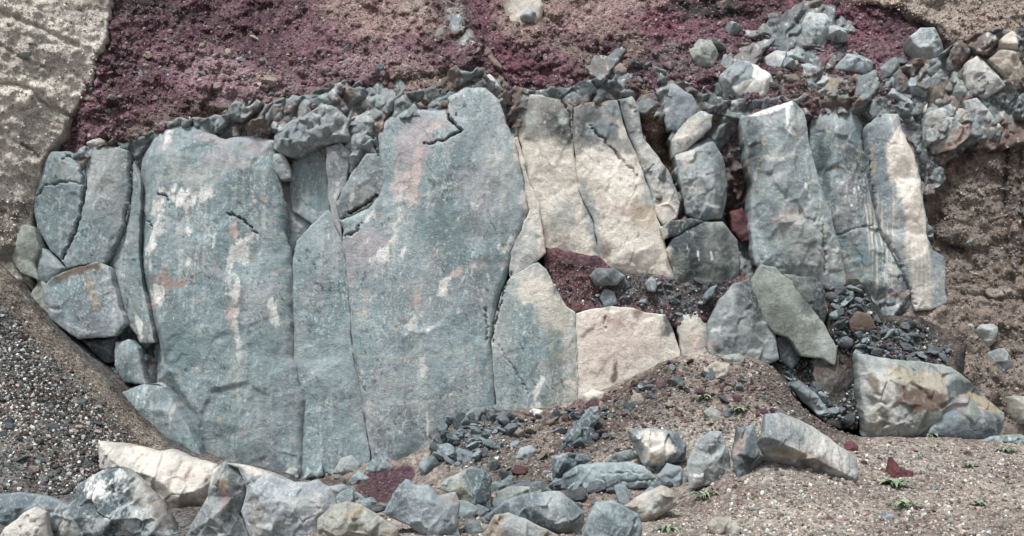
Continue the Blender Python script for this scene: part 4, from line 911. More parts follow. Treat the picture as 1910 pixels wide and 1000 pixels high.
blk_('tilted cream slab lying across the shattered column', [(1254, 262), (1283, 222), (1308, 208), (1330, 215), (1326, 236), (1300, 262), (1275, 282), (1257, 292)], .28, kind='pale', col2='grey', bulge=.08, auto=(24, .08))
col_('shattered blue grey column below the tilted cream slab', [(1258, 290), (1290, 272), (1322, 256), (1345, 290), (1354, 340), (1352, 380), (1346, 406), (1300, 411), (1281, 400), (1270, 362), (1262, 322)], .45, kind='blue', col2='grey', bulge=.16, facet=(9, .30), chip=.06, cs=.24, amp=.03, blur=1)
blk_('dark faceted block standing on the rubble ledge', [(1244, 466), (1260, 437), (1300, 416), (1345, 416), (1370, 450), (1380, 490), (1376, 524), (1345, 530), (1300, 528), (1262, 526)], .12, kind='dark', col2='green', bulge=.10, facet=(7, .25), cs=.3)
blk_('thin dark slab roofing the dark faceted block', [(1232, 425), (1250, 412), (1290, 408), (1310, 412), (1280, 428), (1258, 440), (1240, 445)], .02, kind='dark', bulge=.05, thick=.5)
col_('dark splintered rock in the cleft left of the tall rounded columns', [(1325, 215), (1348, 205), (1385, 225), (1390, 290), (1402, 340), (1402, 385), (1366, 392), (1358, 340), (1340, 270)], 1.1, kind='dark', col2='brown', bulge=.14, auto=(22, .16), chip=.08, cs=.2, shrink=-3.0)
blk_('dark red block wedged in the cleft', [(1362, 395), (1385, 388), (1400, 420), (1404, 448), (1385, 450), (1368, 430)], .55, kind='red', bulge=.10, auto=(22, .06))
blk_('dark brown rock below the red block in the cleft', [(1366, 440), (1402, 450), (1412, 490), (1400, 520), (1378, 520), (1380, 480)], .8, kind='brown', col2='dark', bulge=.10, auto=(22, .08), shrink=-0.8)
col_('tall grey column with a white rimmed top, first of the right group', [(1386, 218), (1428, 204), (1480, 187), (1502, 210), (1511, 285), (1526, 345), (1546, 400), (1561, 450), (1577, 530), (1545, 540), (1520, 530), (1490, 525), (1460, 520), (1430, 500), (1412, 492), (1402, 420), (1406, 340), (1392, 285)], .08, kind='grey', col2='teal', bulge=.16, ridge=[(1440, 240, .14), (1470, 230, .16), (1460, 320, .16), (1445, 400, .18), (1490, 350, .12), (1520, 450, .14), (1530, 400, .02), (1470, 470, .14)], chip=.06, cs=.3, amp=.035, facet=(12, .30), blur=1, thick=1.3)
col_('tall dark grey column with a rounded top, in the middle of the right group', [(1515, 222), (1530, 204), (1550, 195), (1585, 193), (1608, 225), (1620, 300), (1628, 380), (1646, 440), (1681, 500), (1706, 562), (1708, 620), (1660, 615), (1610, 580), (1578, 545), (1575, 520), (1561, 450), (1546, 390), (1529, 345), (1514, 290)], .38, kind='teal', col2='dark', bulge=.24, ridge=[(1565, 240, .12), (1575, 320, .06), (1600, 440, .14), (1650, 540, .16), (1610, 520, .12)], facet=(7, .22), chip=.05, cs=.35, amp=.03, thick=1.2)
col_('tall cream faced column at the right edge of the cliff', [(1618, 232), (1645, 212), (1675, 213), (1682, 245), (1705, 290), (1715, 330), (1723, 380), (1729, 440), (1740, 466), (1760, 480), (1766, 565), (1735, 578), (1708, 580), (1695, 530), (1676, 488), (1645, 425), (1628, 350)], .12, kind='blue', col2='grey', bulge=.12, ridge=[(1650, 240, .10), (1680, 290, .14), (1690, 380, .14), (1710, 480, .12), (1645, 340, .04), (1740, 520, .04)], amp=.03, shrink=-0.8)
blk_('dark pointed block hanging behind the cream faced column', [(1672, 228), (1695, 232), (1728, 272), (1761, 315), (1756, 350), (1735, 359), (1720, 330), (1704, 285)], .32, kind='dark', col2='blue', bulge=.10, ridge=[(1720, 300, .10), (1740, 330, .04)])
blk_('big pale slanting slab left of the slate rubble', [(1402, 522), (1420, 492), (1446, 499), (1476, 526), (1501, 560), (1536, 602), (1561, 650), (1558, 680), (1530, 668), (1497, 664), (1470, 628), (1446, 622), (1425, 602), (1406, 562)], -.35, kind='green', bulge=.10, ridge=[(1440, 540, .10), (1490, 600, .10)], chip=.02, shrink=-0.8)
blk_('dark faceted block behind the big pale slanting slab', [(1462, 512), (1520, 518), (1535, 530), (1544, 580), (1536, 604), (1508, 574), (1486, 540)], -.1, kind='dark', col2='green', bulge=.08, auto=(26, .10), cs=.25, shrink=-0.8)
blk_('mottled dark and cream block above the talus top', [(1322, 600), (1342, 562), (1370, 530), (1396, 520), (1421, 570), (1446, 622), (1453, 668), (1420, 690), (1380, 685), (1335, 690), (1318, 655)], -.28, kind='dark', col2='grey', bulge=.12, facet=(8, .28), chip=.05, cs=.26, amp=.03, shrink=-0.8)
blk_('brown upright post of rock in the dark pit', [(1518, 672), (1545, 655), (1562, 665), (1568, 700), (1566, 760), (1530, 740), (1520, 700)], -.25, kind='dark', col2='brown', bulge=.06)
blk_('narrow brown and cream upright slab beside the dark pit', [(1569, 645), (1598, 642), (1604, 700), (1602, 760), (1570, 720)], -.2, kind='dark', col2='brown', bulge=.05)
blk_('big cream block with a brown band at right foot of the cliff', [(1600, 660), (1640, 668), (1720, 676), (1770, 684), (1793, 702), (1832, 742), (1866, 770), (1864, 804), (1820, 816), (1760, 812), (1700, 825), (1640, 830), (1612, 815), (1604, 740)], -1.15, kind='green', col2='grey', bulge=.14, thick=.8, ridge=[(1640, 720, .14), (1750, 700, .06), (1765, 735, .26), (1700, 770, .22), (1820, 770, .16), (1790, 790, .26)], facet=(6, .3), chip=.09, cs=.3)
blk_('dark lobed block leaning on the right end of the big cream block', [(1735, 808), (1752, 775), (1775, 760), (1800, 752), (1835, 760), (1858, 782), (1860, 810), (1820, 822), (1770, 815)], -1.55, kind='blue', col2='dark', bulge=.14, thick=.5, ridge=[(1790, 780, .10), (1830, 785, .06)], stains=True)
# loose and wedged blocks at the upper right
UR = [('grey block under the tan bank at upper right, with two chips on top', [(1700, 68), (1716, 55), (1750, 60), (1762, 100), (1764, 116), (1742, 133), (1720, 112), (1708, 88)], .75, 'teal', 'grey'),
      ('big fan shaped pale block at the upper right, with a sharp right corner', [(1803, 118), (1825, 104), (1845, 125), (1871, 160), (1856, 169), (1832, 186), (1808, 170), (1799, 140)], .25, 'grey', 'pale'),
      ('squarish striped block at the right edge of the photo', [(1842, 112), (1865, 95), (1895, 98), (1916, 140), (1918, 165), (1880, 166), (1868, 146)], .15, 'tan', 'green'),
      ('small cream stone above the squarish striped block', [(1864, 76), (1885, 62), (1896, 80), (1891, 96), (1866, 93)], .2, 'tan', 'cream'),
      ('upright grey green slab left of the big fan shaped block', [(1772, 132), (1800, 140), (1802, 182), (1785, 197), (1768, 190)], .45, 'green', 'teal'),
      ('pale grey flat block beside the olive slab, above the cream faced column', [(1683, 166), (1700, 145), (1738, 140), (1736, 166), (1722, 187), (1700, 182)], .5, 'blue', 'grey'),
      ('olive upright slab right of the pale grey flat block', [(1740, 145), (1768, 145), (1771, 170), (1751, 206), (1724, 208), (1731, 170)], .4, 'brown', 'green'),
      ('large block with a rust coloured face at upper right', [(1725, 216), (1760, 201), (1795, 204), (1809, 220), (1797, 256), (1770, 282), (1738, 287), (1721, 255)], .22, 'blue', 'tan'),
      ('pale pointed block sagging right of the rust faced block', [(1798, 190), (1820, 185), (1846, 210), (1873, 238), (1861, 256), (1826, 262), (1802, 236)], .2, 'grey', 'pale'),
      ('small rounded grey stone at the head of the cream faced column', [(1646, 182), (1664, 167), (1690, 178), (1703, 206), (1692, 214), (1670, 197)], .45, 'blue', 'grey'),
      ('tall thin tan slab between the cream faced column and the rust faced block', [(1704, 185), (1723, 185), (1727, 252), (1712, 247), (1707, 215)], .42, 'tan', 'tan'),
      ('small tan stone between the pale slabs at upper right', [(1768, 95), (1790, 90), (1800, 112), (1785, 132), (1770, 122)], .6, 'tan', 'pale'),
      ('white splashed boulder half buried in the scoria', [(1343, 142), (1370, 120), (1394, 113), (1424, 134), (1442, 156), (1426, 182), (1396, 192), (1365, 203), (1350, 182)], .52, 'dark', 'blue'),
      ('rounded brown grey boulder left of the white splashed boulder', [(1287, 92), (1304, 75), (1325, 78), (1338, 102), (1328, 126), (1304, 129), (1290, 112)], 1.05, 'green', 'grey'),
      ('clustered knobbly grey rock at the top of the boulder field', [(1494, 48), (1510, 25), (1538, 30), (1546, 60), (1530, 92), (1505, 92), (1497, 70)], 1.3, 'grey', 'teal'),
      ('grey rock right of the knobbly rock in the crimson scoria', [(1538, 58), (1556, 47), (1576, 56), (1578, 76), (1556, 82), (1541, 76)], 1.3, 'teal', 'grey'),
      ('pale topped boulder just right of the white splashed boulder', [(1428, 106), (1445, 99), (1462, 106), (1464, 140), (1448, 147), (1432, 130)], .95, 'blue', 'pale'),
      ('low grey stone right of the pale topped boulder', [(1463, 102), (1480, 94), (1500, 105), (1498, 120), (1470, 122)], 1.0, 'teal', 'grey'),
      ('flat grey boulder in the middle of the boulder field', [(1484, 128), (1505, 120), (1536, 128), (1532, 146), (1505, 152), (1488, 146)], .85, 'blue', 'teal'),
      ('wide faceted grey boulder at the right of the boulder field', [(1556, 128), (1580, 104), (1606, 106), (1632, 124), (1628, 140), (1590, 136)], .9, 'blue', 'teal'),
      ('dull grey stone half sunk above the dark rounded column', [(1514, 158), (1532, 144), (1556, 152), (1552, 168), (1528, 172)], .75, 'teal', 'grey'),
      ('dark stone leaning at the right end of the boulder field', [(1640, 128), (1660, 112), (1676, 118), (1670, 144), (1652, 152)], .85, 'dark', 'teal'),
      ('pair of small pale stones above the cream column tops', [(1102, 130), (1118, 124), (1132, 136), (1130, 150), (1108, 146)], .78, 'grey', 'pale'),
      ('grey lump stuck in the brown slope over the cream columns', [(1132, 130), (1150, 128), (1158, 148), (1150, 164), (1138, 158)], .72, 'blue', 'grey'),
      ('grey stone at the head of the earthy gully', [(1154, 158), (1168, 152), (1170, 168), (1158, 174)], .6, 'grey', 'pale'),
      ('grey block upright between the white splashed boulder and the cleft', [(1300, 190), (1325, 182), (1345, 198), (1330, 214), (1308, 208)], .7, 'dark', 'grey'),
      ('stack of grey lumps on top of the widest column', [(838, 150), (858, 140), (885, 148), (892, 162), (868, 164), (842, 178)], .2, 'grey', 'teal'),
      ('pale angular stone at the upper right shoulder of the widest column', [(890, 155), (912, 140), (934, 160), (938, 186), (915, 172)], .2, 'grey', 'pale'),
      ('grey ledge of rock jutting out of the purple scoria at upper middle', [(784, 82), (810, 76), (842, 74), (846, 92), (815, 96), (790, 96)], 1.1, 'grey', 'dark'),
      ('small round pale stone between the left column tops', [(168, 268), (182, 258), (196, 264), (200, 280), (184, 288), (170, 282)], .2, 'tan', 'grey'),
      ('grey green stone perched on the second left column', [(206, 280), (222, 272), (238, 280), (236, 294), (216, 296)], .2, 'green', 'grey'),
      ('pale block in the earth at lower right', [(1806, 606), (1830, 602), (1850, 604), (1845, 640), (1836, 652), (1822, 632)], -.05, 'green', 'grey'),
      ('grey slab half buried at the right edge, low down', [(1836, 660), (1866, 650), (1886, 690), (1880, 712), (1856, 690)], -.35, 'blue', 'tan'),
      ('greenish block at the right edge above the flat dark rock', [(1880, 742), (1915, 738), (1918, 790), (1896, 792), (1882, 770)], -.75, 'green', 'tan')]
for lb, ol, y, k1, k2 in UR:
    blk_(lb, ol, y + .14, kind=k1, col2=k2, bulge=.12, facet=(7, .26), chip=.06, cs=.2, thick=.7, shrink=-2, jag=3.5, dust=.45, rnd=.025, taper=.4, blur=0, edge=.4)
# broken rock along the column tops
TOPS = [('knobbly grey rock on the shoulder left of the crumbling cap', [(420, 222), (450, 206), (500, 200), (528, 218), (522, 240), (480, 250), (440, 256), (418, 246)], .28, 'grey', 'brown'),
        ('brownish broken rock on top of the broad streaked column', [(338, 228), (372, 218), (418, 226), (420, 250), (385, 250), (352, 242)], .2, 'brown', 'grey'),
        ('split grey block with a dark notch over the crumbling cap', [(590, 182), (604, 166), (640, 162), (672, 178), (668, 204), (636, 206), (606, 198)], .25, 'grey', 'green'),
        ('rough stone between the crumbling cap and the widest column', [(664, 188), (690, 178), (728, 184), (742, 200), (712, 214), (676, 210)], .3, 'green', 'grey'),
        ('flat pale rocks lying on the left top of the widest column', [(742, 192), (770, 180), (818, 180), (828, 198), (790, 203), (752, 206)], .15, 'green', 'brown')]
for lb, ol, y, k1, k2 in TOPS:
    blk_(lb, ol, y + .10, kind=k1, col2=k2, bulge=.12, facet=(9, .15), chip=.16, cs=.14, amp=.07, thick=.7, jag=7, rnd=.02, blur=0, step=1.6)
# the bomb in its lens of pale tuff
def round_(u, v, r, n=14, k=.12):
    rs = np.random.default_rng(int(u)); return [(u + r * (1 + rs.uniform(-k, k)) * math.cos(2 * math.pi * i / n), v + r * (1 + rs.uniform(-k, k)) * math.sin(2 * math.pi * i / n)) for i in range(n)]
rock('tuff_patch', 'pale tan lump of tuff holding a round dark stone, at the top of the slope', 'tuff', [(930, -30), (1000, -30), (1016, 10), (1010, 40), (985, 66), (955, 70), (944, 40)], 1.30, kind='tan', col2='cream', bulge=.06, thick=1.0, chip=.03, stains=False, edge=.1)
rock('round_stone', 'round dark grey stone set in the pale tan tuff lump', 'stone', round_(986, 30, 17), 1.20, kind='dark', col2='grey', bulge=.16, thick=.3, cs=.15, stains=False)

rock('tuff_lens', 'pale rounded lens of tuff bulging from the left bank', 'tuff', [(6, 180), (20, 167), (44, 166), (66, 180), (62, 194), (42, 203), (18, 197)], -.22, kind='pale', col2='cream', bulge=.14, thick=.4, rnd=.05, amp=.02, stains=False, edge=.1)
rock('embedded_stone', 'small grey stone stuck high in the left tuff bank', 'stone', [(34, 105), (45, 94), (60, 94), (57, 107), (43, 113)], -.25, kind='green', facet=(6, .12), thick=.3, rnd=.03, stains=False)

# ------------------------------------------------------------------ boulders on the ground in front
def boulder(label, outline, kind='grey', col2=None, ridge=(), auto=None, base=None, dY=0.0, bulge=None, **k):
    pa = np.array([p[:2] for p in outline], float)
    vb = pa[:, 1].max(); w = pa[:, 0].max() - pa[:, 0].min(); hgt = vb - pa[:, 1].min()
    ub = pa[:, 0].mean()
    hx, hy, hz_ = ground_hit(ub, min(base or vb - 5, 1015))
    Yh = float(hy[0])
    size = min(w, hgt) * (Yh - CAM_Y) / F
    Y = Yh + .28 * size + dY
    sz = size
    kw = dict(chip=.08, cs=.24, amp=.035, rnd=.025, thick=max(.4, .9 * sz), taper=.9, jag=2.6, edge=.22, blur=0, shrink=.3, step=1.6)
    kw.update(k)
    rg = [(a, b, c * sz * .45) for a, b, c in ridge]; auto = None; k.setdefault('facet', (8, .58 * sz)); k.setdefault('dust', .5)
    return rock('boulder', label, 'boulder', outline, Y, kind=kind, col2=col2, bulge=(bulge if bulge is not None else .30 * sz) * .25, ridge=rg, auto=auto, **kw)

boulder('large cream topped boulder at lower left', [(182, 822), (240, 828), (290, 841), (320, 838), (372, 858), (402, 868), (412, 885), (386, 940), (350, 1000), (300, 990), (262, 940), (225, 890), (185, 876)], 'tan', 'pale', dust=.3, base=985, dY=.5, ridge=[(232, 866, .35), (300, 885, .42), (345, 920, .40), (385, 905, .3), (300, 940, .25)], auto=(45, .06), amp=.035, chip=.05)
boulder('big grey boulder mottled white in the lower left corner', [(143, 905), (165, 890), (200, 873), (235, 871), (262, 895), (300, 938), (332, 985), (345, 1022), (90, 1022), (100, 965), (140, 930)], 'slate', 'pale', dust=.9, ridge=[(150, 950, .25), (210, 910, .30), (225, 960, .42), (290, 965, .30), (180, 1000, .3)], auto=(40, .08), amp=.045, chip=.07, cs=.2)
boulder('low blue grey slab at the left bottom corner', [(-30, 922), (40, 918), (90, 925), (132, 946), (110, 985), (80, 1022), (-40, 1022)], 'slate', 'blue', ridge=[(40, 945, .3), (90, 950, .3)], auto=(40, .06), dY=.3)
boulder('cream wedge of rock at the left bottom corner', [(-12, 1022), (8, 985), (36, 962), (65, 945), (84, 955), (94, 1022)], 'cream', 'pale', ridge=[(60, 985, .35), (75, 970, .25)], dY=-.1)
boulder('dark grey boulder with a rusty hollow between two pale boulders', [(396, 876), (420, 860), (446, 876), (462, 900), (458, 925), (448, 960), (474, 1022), (350, 1022), (345, 998), (366, 960), (386, 925)], 'grey', 'dark', dust=.3, ridge=[(415, 890, .35), (440, 925, .1), (405, 960, .45), (430, 990, .25)], auto=(30, .12), chip=.06, dY=.1)
boulder('large pale edged grey boulder at bottom left of centre', [(410, 862), (455, 866), (496, 880), (540, 900), (566, 899), (592, 895), (616, 910), (632, 945), (622, 978), (604, 1022), (474, 1022), (456, 975), (449, 955), (460, 912), (444, 874)], 'grey', 'blue', dust=.6, ridge=[(500, 920, .30), (560, 940, .36), (500, 980, .38), (600, 940, .2), (475, 915, .18)], auto=(42, .08), amp=.05, chip=.05, dY=.2)
boulder('tan boulder dusted with soil at the bottom edge', [(592, 968), (618, 942), (646, 934), (680, 945), (712, 965), (745, 985), (742, 1022), (588, 1022)], 'tan', 'green', ridge=[(645, 965, .4), (690, 985, .3)], auto=(30, .08), dY=-.2)
boulder('big angular two faced grey boulder at bottom centre', [(714, 957), (735, 915), (757, 892), (777, 905), (800, 904), (817, 924), (850, 918), (858, 936), (854, 985), (866, 1022), (815, 1022), (760, 980), (718, 962)], 'slate', 'blue', ridge=[(760, 925, .18), (806, 930, .40), (820, 985, .45), (775, 965, .28), (838, 950, .2)], chip=.03, bulge=.08, dY=.2)
boulder('squarish grey boulder behind the big angular boulder', [(810, 910), (840, 890), (880, 868), (906, 875), (916, 886), (918, 955), (880, 964), (858, 962), (855, 930), (830, 918)], 'slate', 'green', ridge=[(862, 905, .35), (900, 895, .22), (885, 925, .38), (870, 948, .12)], bulge=.1)
boulder('thin grey wedge leaning left of the angular boulder', [(613, 908), (640, 902), (668, 920), (706, 952), (662, 948), (628, 942)], 'slate', 'grey', ridge=[(650, 922, .4)])
boulder('veined grey boulder with a rounded back at bottom middle', [(903, 962), (940, 935), (975, 920), (1045, 915), (1062, 930), (1092, 955), (1090, 978), (1078, 1012), (1050, 1005), (1010, 990), (940, 982), (905, 978)], 'slate', 'grey', ridge=[(985, 938, .35), (1045, 940, .38), (1065, 965, .4), (960, 965, .35), (1035, 975, .45)], auto=(40, .08))
boulder('grey boulder with white scratches at the bottom, between the veined and the pale one', [(1078, 1022), (1095, 965), (1110, 936), (1140, 932), (1166, 945), (1191, 960), (1199, 988), (1188, 1022)], 'slate', 'teal', ridge=[(1125, 955, .35), (1160, 975, .42), (1120, 995, .4)], auto=(36, .08), dY=-.1)
boulder('pale smooth boulder with a dark right end', [(1163, 945), (1200, 920), (1235, 905), (1256, 914), (1270, 940), (1240, 957), (1207, 984), (1192, 976), (1184, 956)], 'tan', 'pale', ridge=[(1235, 922, .35), (1205, 950, .42), (1256, 932, .2)], dY=.1)
boulder('long flat layered slab of dark grey rock in the boulder field', [(1045, 912), (1050, 885), (1082, 865), (1170, 862), (1202, 870), (1224, 890), (1224, 912), (1175, 912), (1060, 918)], 'slate', 'teal', ridge=[(1082, 876, .25), (1195, 880, .3), (1140, 888, .42), (1085, 900, .38), (1195, 898, .38)], chip=.05, cs=.25)
boulder('dark grey stone behind the long flat layered slab', [(1126, 862), (1146, 845), (1176, 838), (1198, 855), (1206, 875), (1130, 872)], 'dark', 'teal', ridge=[(1165, 855, .3)], dY=.1)
boulder('dark upright rock at the left end of the long layered slab', [(1028, 852), (1060, 843), (1096, 848), (1106, 860), (1076, 869), (1052, 886), (1044, 914), (1030, 894)], 'slate', 'dark', ridge=[(1050, 858, .4), (1038, 880, .3)])
boulder('upright grey boulder with a cream patch', [(1170, 800), (1215, 799), (1260, 804), (1282, 830), (1277, 862), (1240, 868), (1226, 894), (1205, 875), (1180, 832)], 'slate', 'grey', ridge=[(1190, 818, .32), (1245, 822, .36), (1225, 855, .42), (1265, 840, .22)], bulge=.12)
boulder('small dark boulder under the cream patched one', [(1224, 888), (1244, 864), (1270, 869), (1284, 890), (1281, 914), (1232, 916)], 'dark', 'blue', ridge=[(1255, 880, .35)])
boulder('standing grey boulder with a pale arch shaped vein', [(1284, 914), (1281, 862), (1300, 820), (1325, 804), (1346, 805), (1359, 840), (1367, 890), (1330, 905), (1300, 910)], 'slate', 'grey', ridge=[(1322, 822, .35), (1300, 865, .22), (1332, 860, .42), (1350, 880, .15)], bulge=.12)
boulder('dark boulder with pink edges, left of the longest boulder', [(1364, 852), (1374, 800), (1406, 790), (1416, 830), (1428, 852), (1402, 880), (1380, 898), (1369, 875)], 'dark', 'teal', ridge=[(1388, 820, .4), (1380, 860, .35), (1408, 850, .2)])
boulder('longest boulder, pale topped and lying along the mound', [(1391, 832), (1408, 797), (1420, 770), (1450, 769), (1500, 784), (1540, 809), (1582, 840), (1604, 856), (1602, 882), (1592, 908), (1540, 895), (1500, 876), (1460, 866), (1425, 860), (1400, 848)], 'grey', 'pale', dY=.55, facet=(9, .55), chip=.06, amp=.035)
boulder('tall three cornered dark rock on the talus', [(1048, 822), (1075, 790), (1095, 762), (1116, 757), (1121, 780), (1109, 797), (1114, 846), (1090, 842)], 'slate', 'dark', ridge=[(1100, 790, .3), (1092, 820, .3)], auto=(26, .1))
boulder('small diamond shaped grey stone on the talus', [(962, 856), (970, 835), (990, 829), (1001, 840), (995, 856), (975, 865)], 'slate', 'blue', ridge=[(982, 845, .4)])
boulder('brown and grey boulder at the top of the talus', [(1312, 690), (1335, 672), (1360, 679), (1370, 700), (1346, 717), (1320, 715)], 'grey', 'tan', ridge=[(1340, 692, .4)])
boulder('flat stone behind the brown and grey talus boulder', [(1345, 668), (1370, 659), (1391, 666), (1390, 682), (1365, 686)], 'green', 'grey', ridge=[(1370, 670, .3)])
boulder('pale blue grey stone against the cream block foot', [(1088, 737), (1104, 726), (1129, 731), (1127, 748), (1092, 758)], 'teal', 'grey', ridge=[(1108, 738, .4)])
boulder('dark wedge of rock at the cliff foot above the slate chips', [(866, 775), (884, 760), (908, 758), (914, 795), (890, 800)], 'dark', 'grey', ridge=[(895, 775, .3)])
boulder('dark leaning flake next to the wedge at the cliff foot', [(905, 758), (936, 764), (930, 790), (916, 800), (908, 780)], 'dark', 'grey', ridge=[(918, 775, .3)])
boulder('dark round stone at the end of the white streak', [(978, 772), (995, 760), (1014, 766), (1016, 780), (996, 786)], 'dark', 'brown', ridge=[(996, 770, .3)])
boulder('dark angular stone beside the red earth patch', [(780, 872), (792, 852), (812, 848), (824, 866), (806, 885), (788, 892)], 'dark', 'teal', ridge=[(800, 866, .35)])
boulder('pale teal block at the foot of the widest column', [(680, 878), (694, 856), (714, 852), (732, 872), (712, 888), (690, 886)], 'teal', 'grey', ridge=[(704, 868, .35)])
boulder('grey wedge standing at the foot of the middle column', [(620, 882), (636, 852), (656, 848), (672, 866), (668, 884), (640, 890)], 'teal', 'grey', ridge=[(646, 866, .35)])
boulder('small grey block left of the wedge at the column foot', [(594, 866), (608, 846), (630, 862), (622, 884), (602, 888)], 'teal', 'dark', ridge=[(610, 866, .35)])
boulder('teal grey stone at the foot of the broad streaked column', [(526, 885), (540, 872), (556, 876), (558, 892), (540, 902)], 'teal', 'grey', ridge=[(542, 884, .35)])
boulder('twin pointed grey stone at the foot of the broad streaked column', [(560, 895), (572, 868), (588, 880), (600, 866), (604, 888), (580, 902)], 'teal', 'grey', ridge=[(578, 886, .3)])
boulder('small grey flake in front of the red earth patch', [(655, 888), (668, 878), (690, 892), (676, 906), (660, 902)], 'teal', 'grey', ridge=[(672, 892, .3)])
boulder('dark red triangular clod among the pebbles at lower right', [(1654, 895), (1664, 852), (1680, 872), (1704, 880), (1706, 892), (1680, 900)], 'red', 'red', ridge=[(1672, 880, .35)], edge=.1)
boulder('small dark red clod at the end of the longest boulder', [(1574, 838), (1590, 822), (1602, 832), (1600, 846), (1582, 848)], 'red', 'red', edge=.1)
boulder('dark red clod in front of the big cream block', [(1700, 812), (1714, 796), (1730, 798), (1732, 812), (1712, 818)], 'red', 'red', edge=.1)
boulder('flat dark stone at the foot of the right earth bank', [(1828, 824), (1850, 815), (1872, 811), (1925, 814), (1920, 832), (1860, 832)], 'teal', 'dark', ridge=[(1870, 820, .4)])
boulder('pale stone on the mound at the bottom edge', [(1318, 980), (1335, 964), (1362, 966), (1384, 985), (1378, 1004), (1332, 1004)], 'tan', 'pale', ridge=[(1348, 980, .35)])
boulder('small blue grey stone on the pebbles by the weeds', [(1646, 966), (1656, 958), (1668, 962), (1666, 974), (1650, 976)], 'blue', 'grey')
boulder('dark stone behind the square grey boulder', [(924, 918), (960, 905), (1008, 908), (1022, 922), (980, 932), (930, 950)], 'dark', 'green', ridge=[(965, 918, .35)])
boulder('dark stone in the hollow under the square grey boulder', [(862, 986), (876, 972), (896, 974), (900, 992), (872, 1002)], 'dark', 'teal')
boulder('grey boulder capped with pebbly soil at the bottom edge', [(902, 996), (922, 962), (948, 955), (988, 972), (1040, 998), (1040, 1022), (900, 1022)], 'tan', 'grey', ridge=[(950, 980, .35)], dY=-.1)
boulder('dark slab in the dark pit left of the big cream block', [(1474, 718), (1490, 708), (1530, 742), (1548, 772), (1530, 778), (1500, 752)], 'dark', 'blue', ridge=[(1505, 740, .35)])
boulder('brown half buried stone on the talus slope', [(1312, 768), (1328, 756), (1346, 772), (1346, 790), (1322, 790)], 'brown', 'green', ridge=[(1330, 772, .3)])
boulder('dark flat stone on the gravel bank', [(96, 828), (104, 812), (130, 814), (152, 830), (150, 840), (118, 838)], 'dark', 'green', ridge=[(122, 822, .4)])  # set on the bank below
_o = bpy.data.objects[[o.name for o in COL.objects if o.get('label', '').startswith('dark flat stone on the gravel bank')][0]]

# slabs lying on the ledge and blocks inside the rubble
blk_('grey flat slab lying on the red scoria ledge', [(1101, 515), (1112, 502), (1145, 500), (1166, 516), (1150, 530), (1114, 532)], -.12, kind='dark', col2='grey', bulge=.08, ridge=[(1130, 515, .08)], thick=.4, rnd=.04, stains=False)
blk_('small glossy grey block at the front of the ledge', [(1120, 556), (1128, 540), (1146, 545), (1150, 566), (1130, 572)], -.02, kind='blue', col2='grey', bulge=.06, thick=.3, rnd=.04, stains=False)
blk_('upright slate chip at the right end of the ledge', [(1312, 556), (1322, 540), (1336, 532), (1330, 550), (1318, 560)], -.32, kind='blue', col2='grey', bulge=.04, thick=.2, rnd=.03, stains=False)
blk_('grey chip between the ledge rubble and the tapering column foot', [(1204, 530), (1214, 518), (1224, 528), (1222, 544), (1210, 542)], -.15, kind='blue', col2='grey', bulge=.05, thick=.25, rnd=.03, stains=False)
blk_('dark brown lump sticking out of the slate rubble', [(1586, 600), (1600, 582), (1622, 586), (1634, 612), (1606, 622), (1590, 618)], -.35, kind='brown', bulge=.08, thick=.3, stains=False)
blk_('dark block at the left end of the dark pit', [(1447, 630), (1462, 622), (1478, 640), (1490, 670), (1476, 690), (1456, 668)], -.1, kind='dark', bulge=.08, thick=.4, auto=(18, .1), stains=False)
blk_('dark stones under the hanging squarish block', [(150, 632), (180, 634), (216, 628), (218, 670), (200, 676), (172, 655)], .1, kind='dark', bulge=.08, thick=.4, auto=(18, .14), stains=False)

# ------------------------------------------------------------------ loose stones
import bmesh
def stone_shape(seed, lvl=2, flat=.7):
    bm = bmesh.new(); bmesh.ops.create_icosphere(bm, subdivisions=lvl, radius=1)
    V = np.array([v.co[:] for v in bm.verts]); Fc = np.array([[v.index for v in f.verts] for f in bm.faces]); bm.free()
    rs = np.random.default_rng(seed)
    nn = rs.normal(size=(9, 3)); nn /= np.linalg.norm(nn, axis=1)[:, None]
    dd = rs.uniform(.32, .8, 9)
    dots = V @ nn.T
    r = np.min(np.where(dots > .05, dd / np.maximum(dots, .05), 9), axis=1)
    V = V * np.minimum(r, 1.05)[:, None]
    V = V * (1 + .06 * rs.normal(size=(len(V), 1)) * (lvl < 3))
    V[:, 2] *= flat; V[:, 1] *= rs.uniform(.65, 1)
    return V, Fc

def rand_rot(n, rs, tilt=1.0):
    q = rs.normal(size=(n, 4)); q /= np.linalg.norm(q, axis=1)[:, None]
    w, x, y, z = q.T
    return np.stack([np.stack([1 - 2 * (y * y + z * z), 2 * (x * y - z * w), 2 * (x * z + y * w)], -1), np.stack([2 * (x * y + z * w), 1 - 2 * (x * x + z * z), 2 * (y * z - x * w)], -1), np.stack([2 * (x * z - y * w), 2 * (y * z + x * w), 1 - 2 * (x * x + y * y)], -1)], 1)

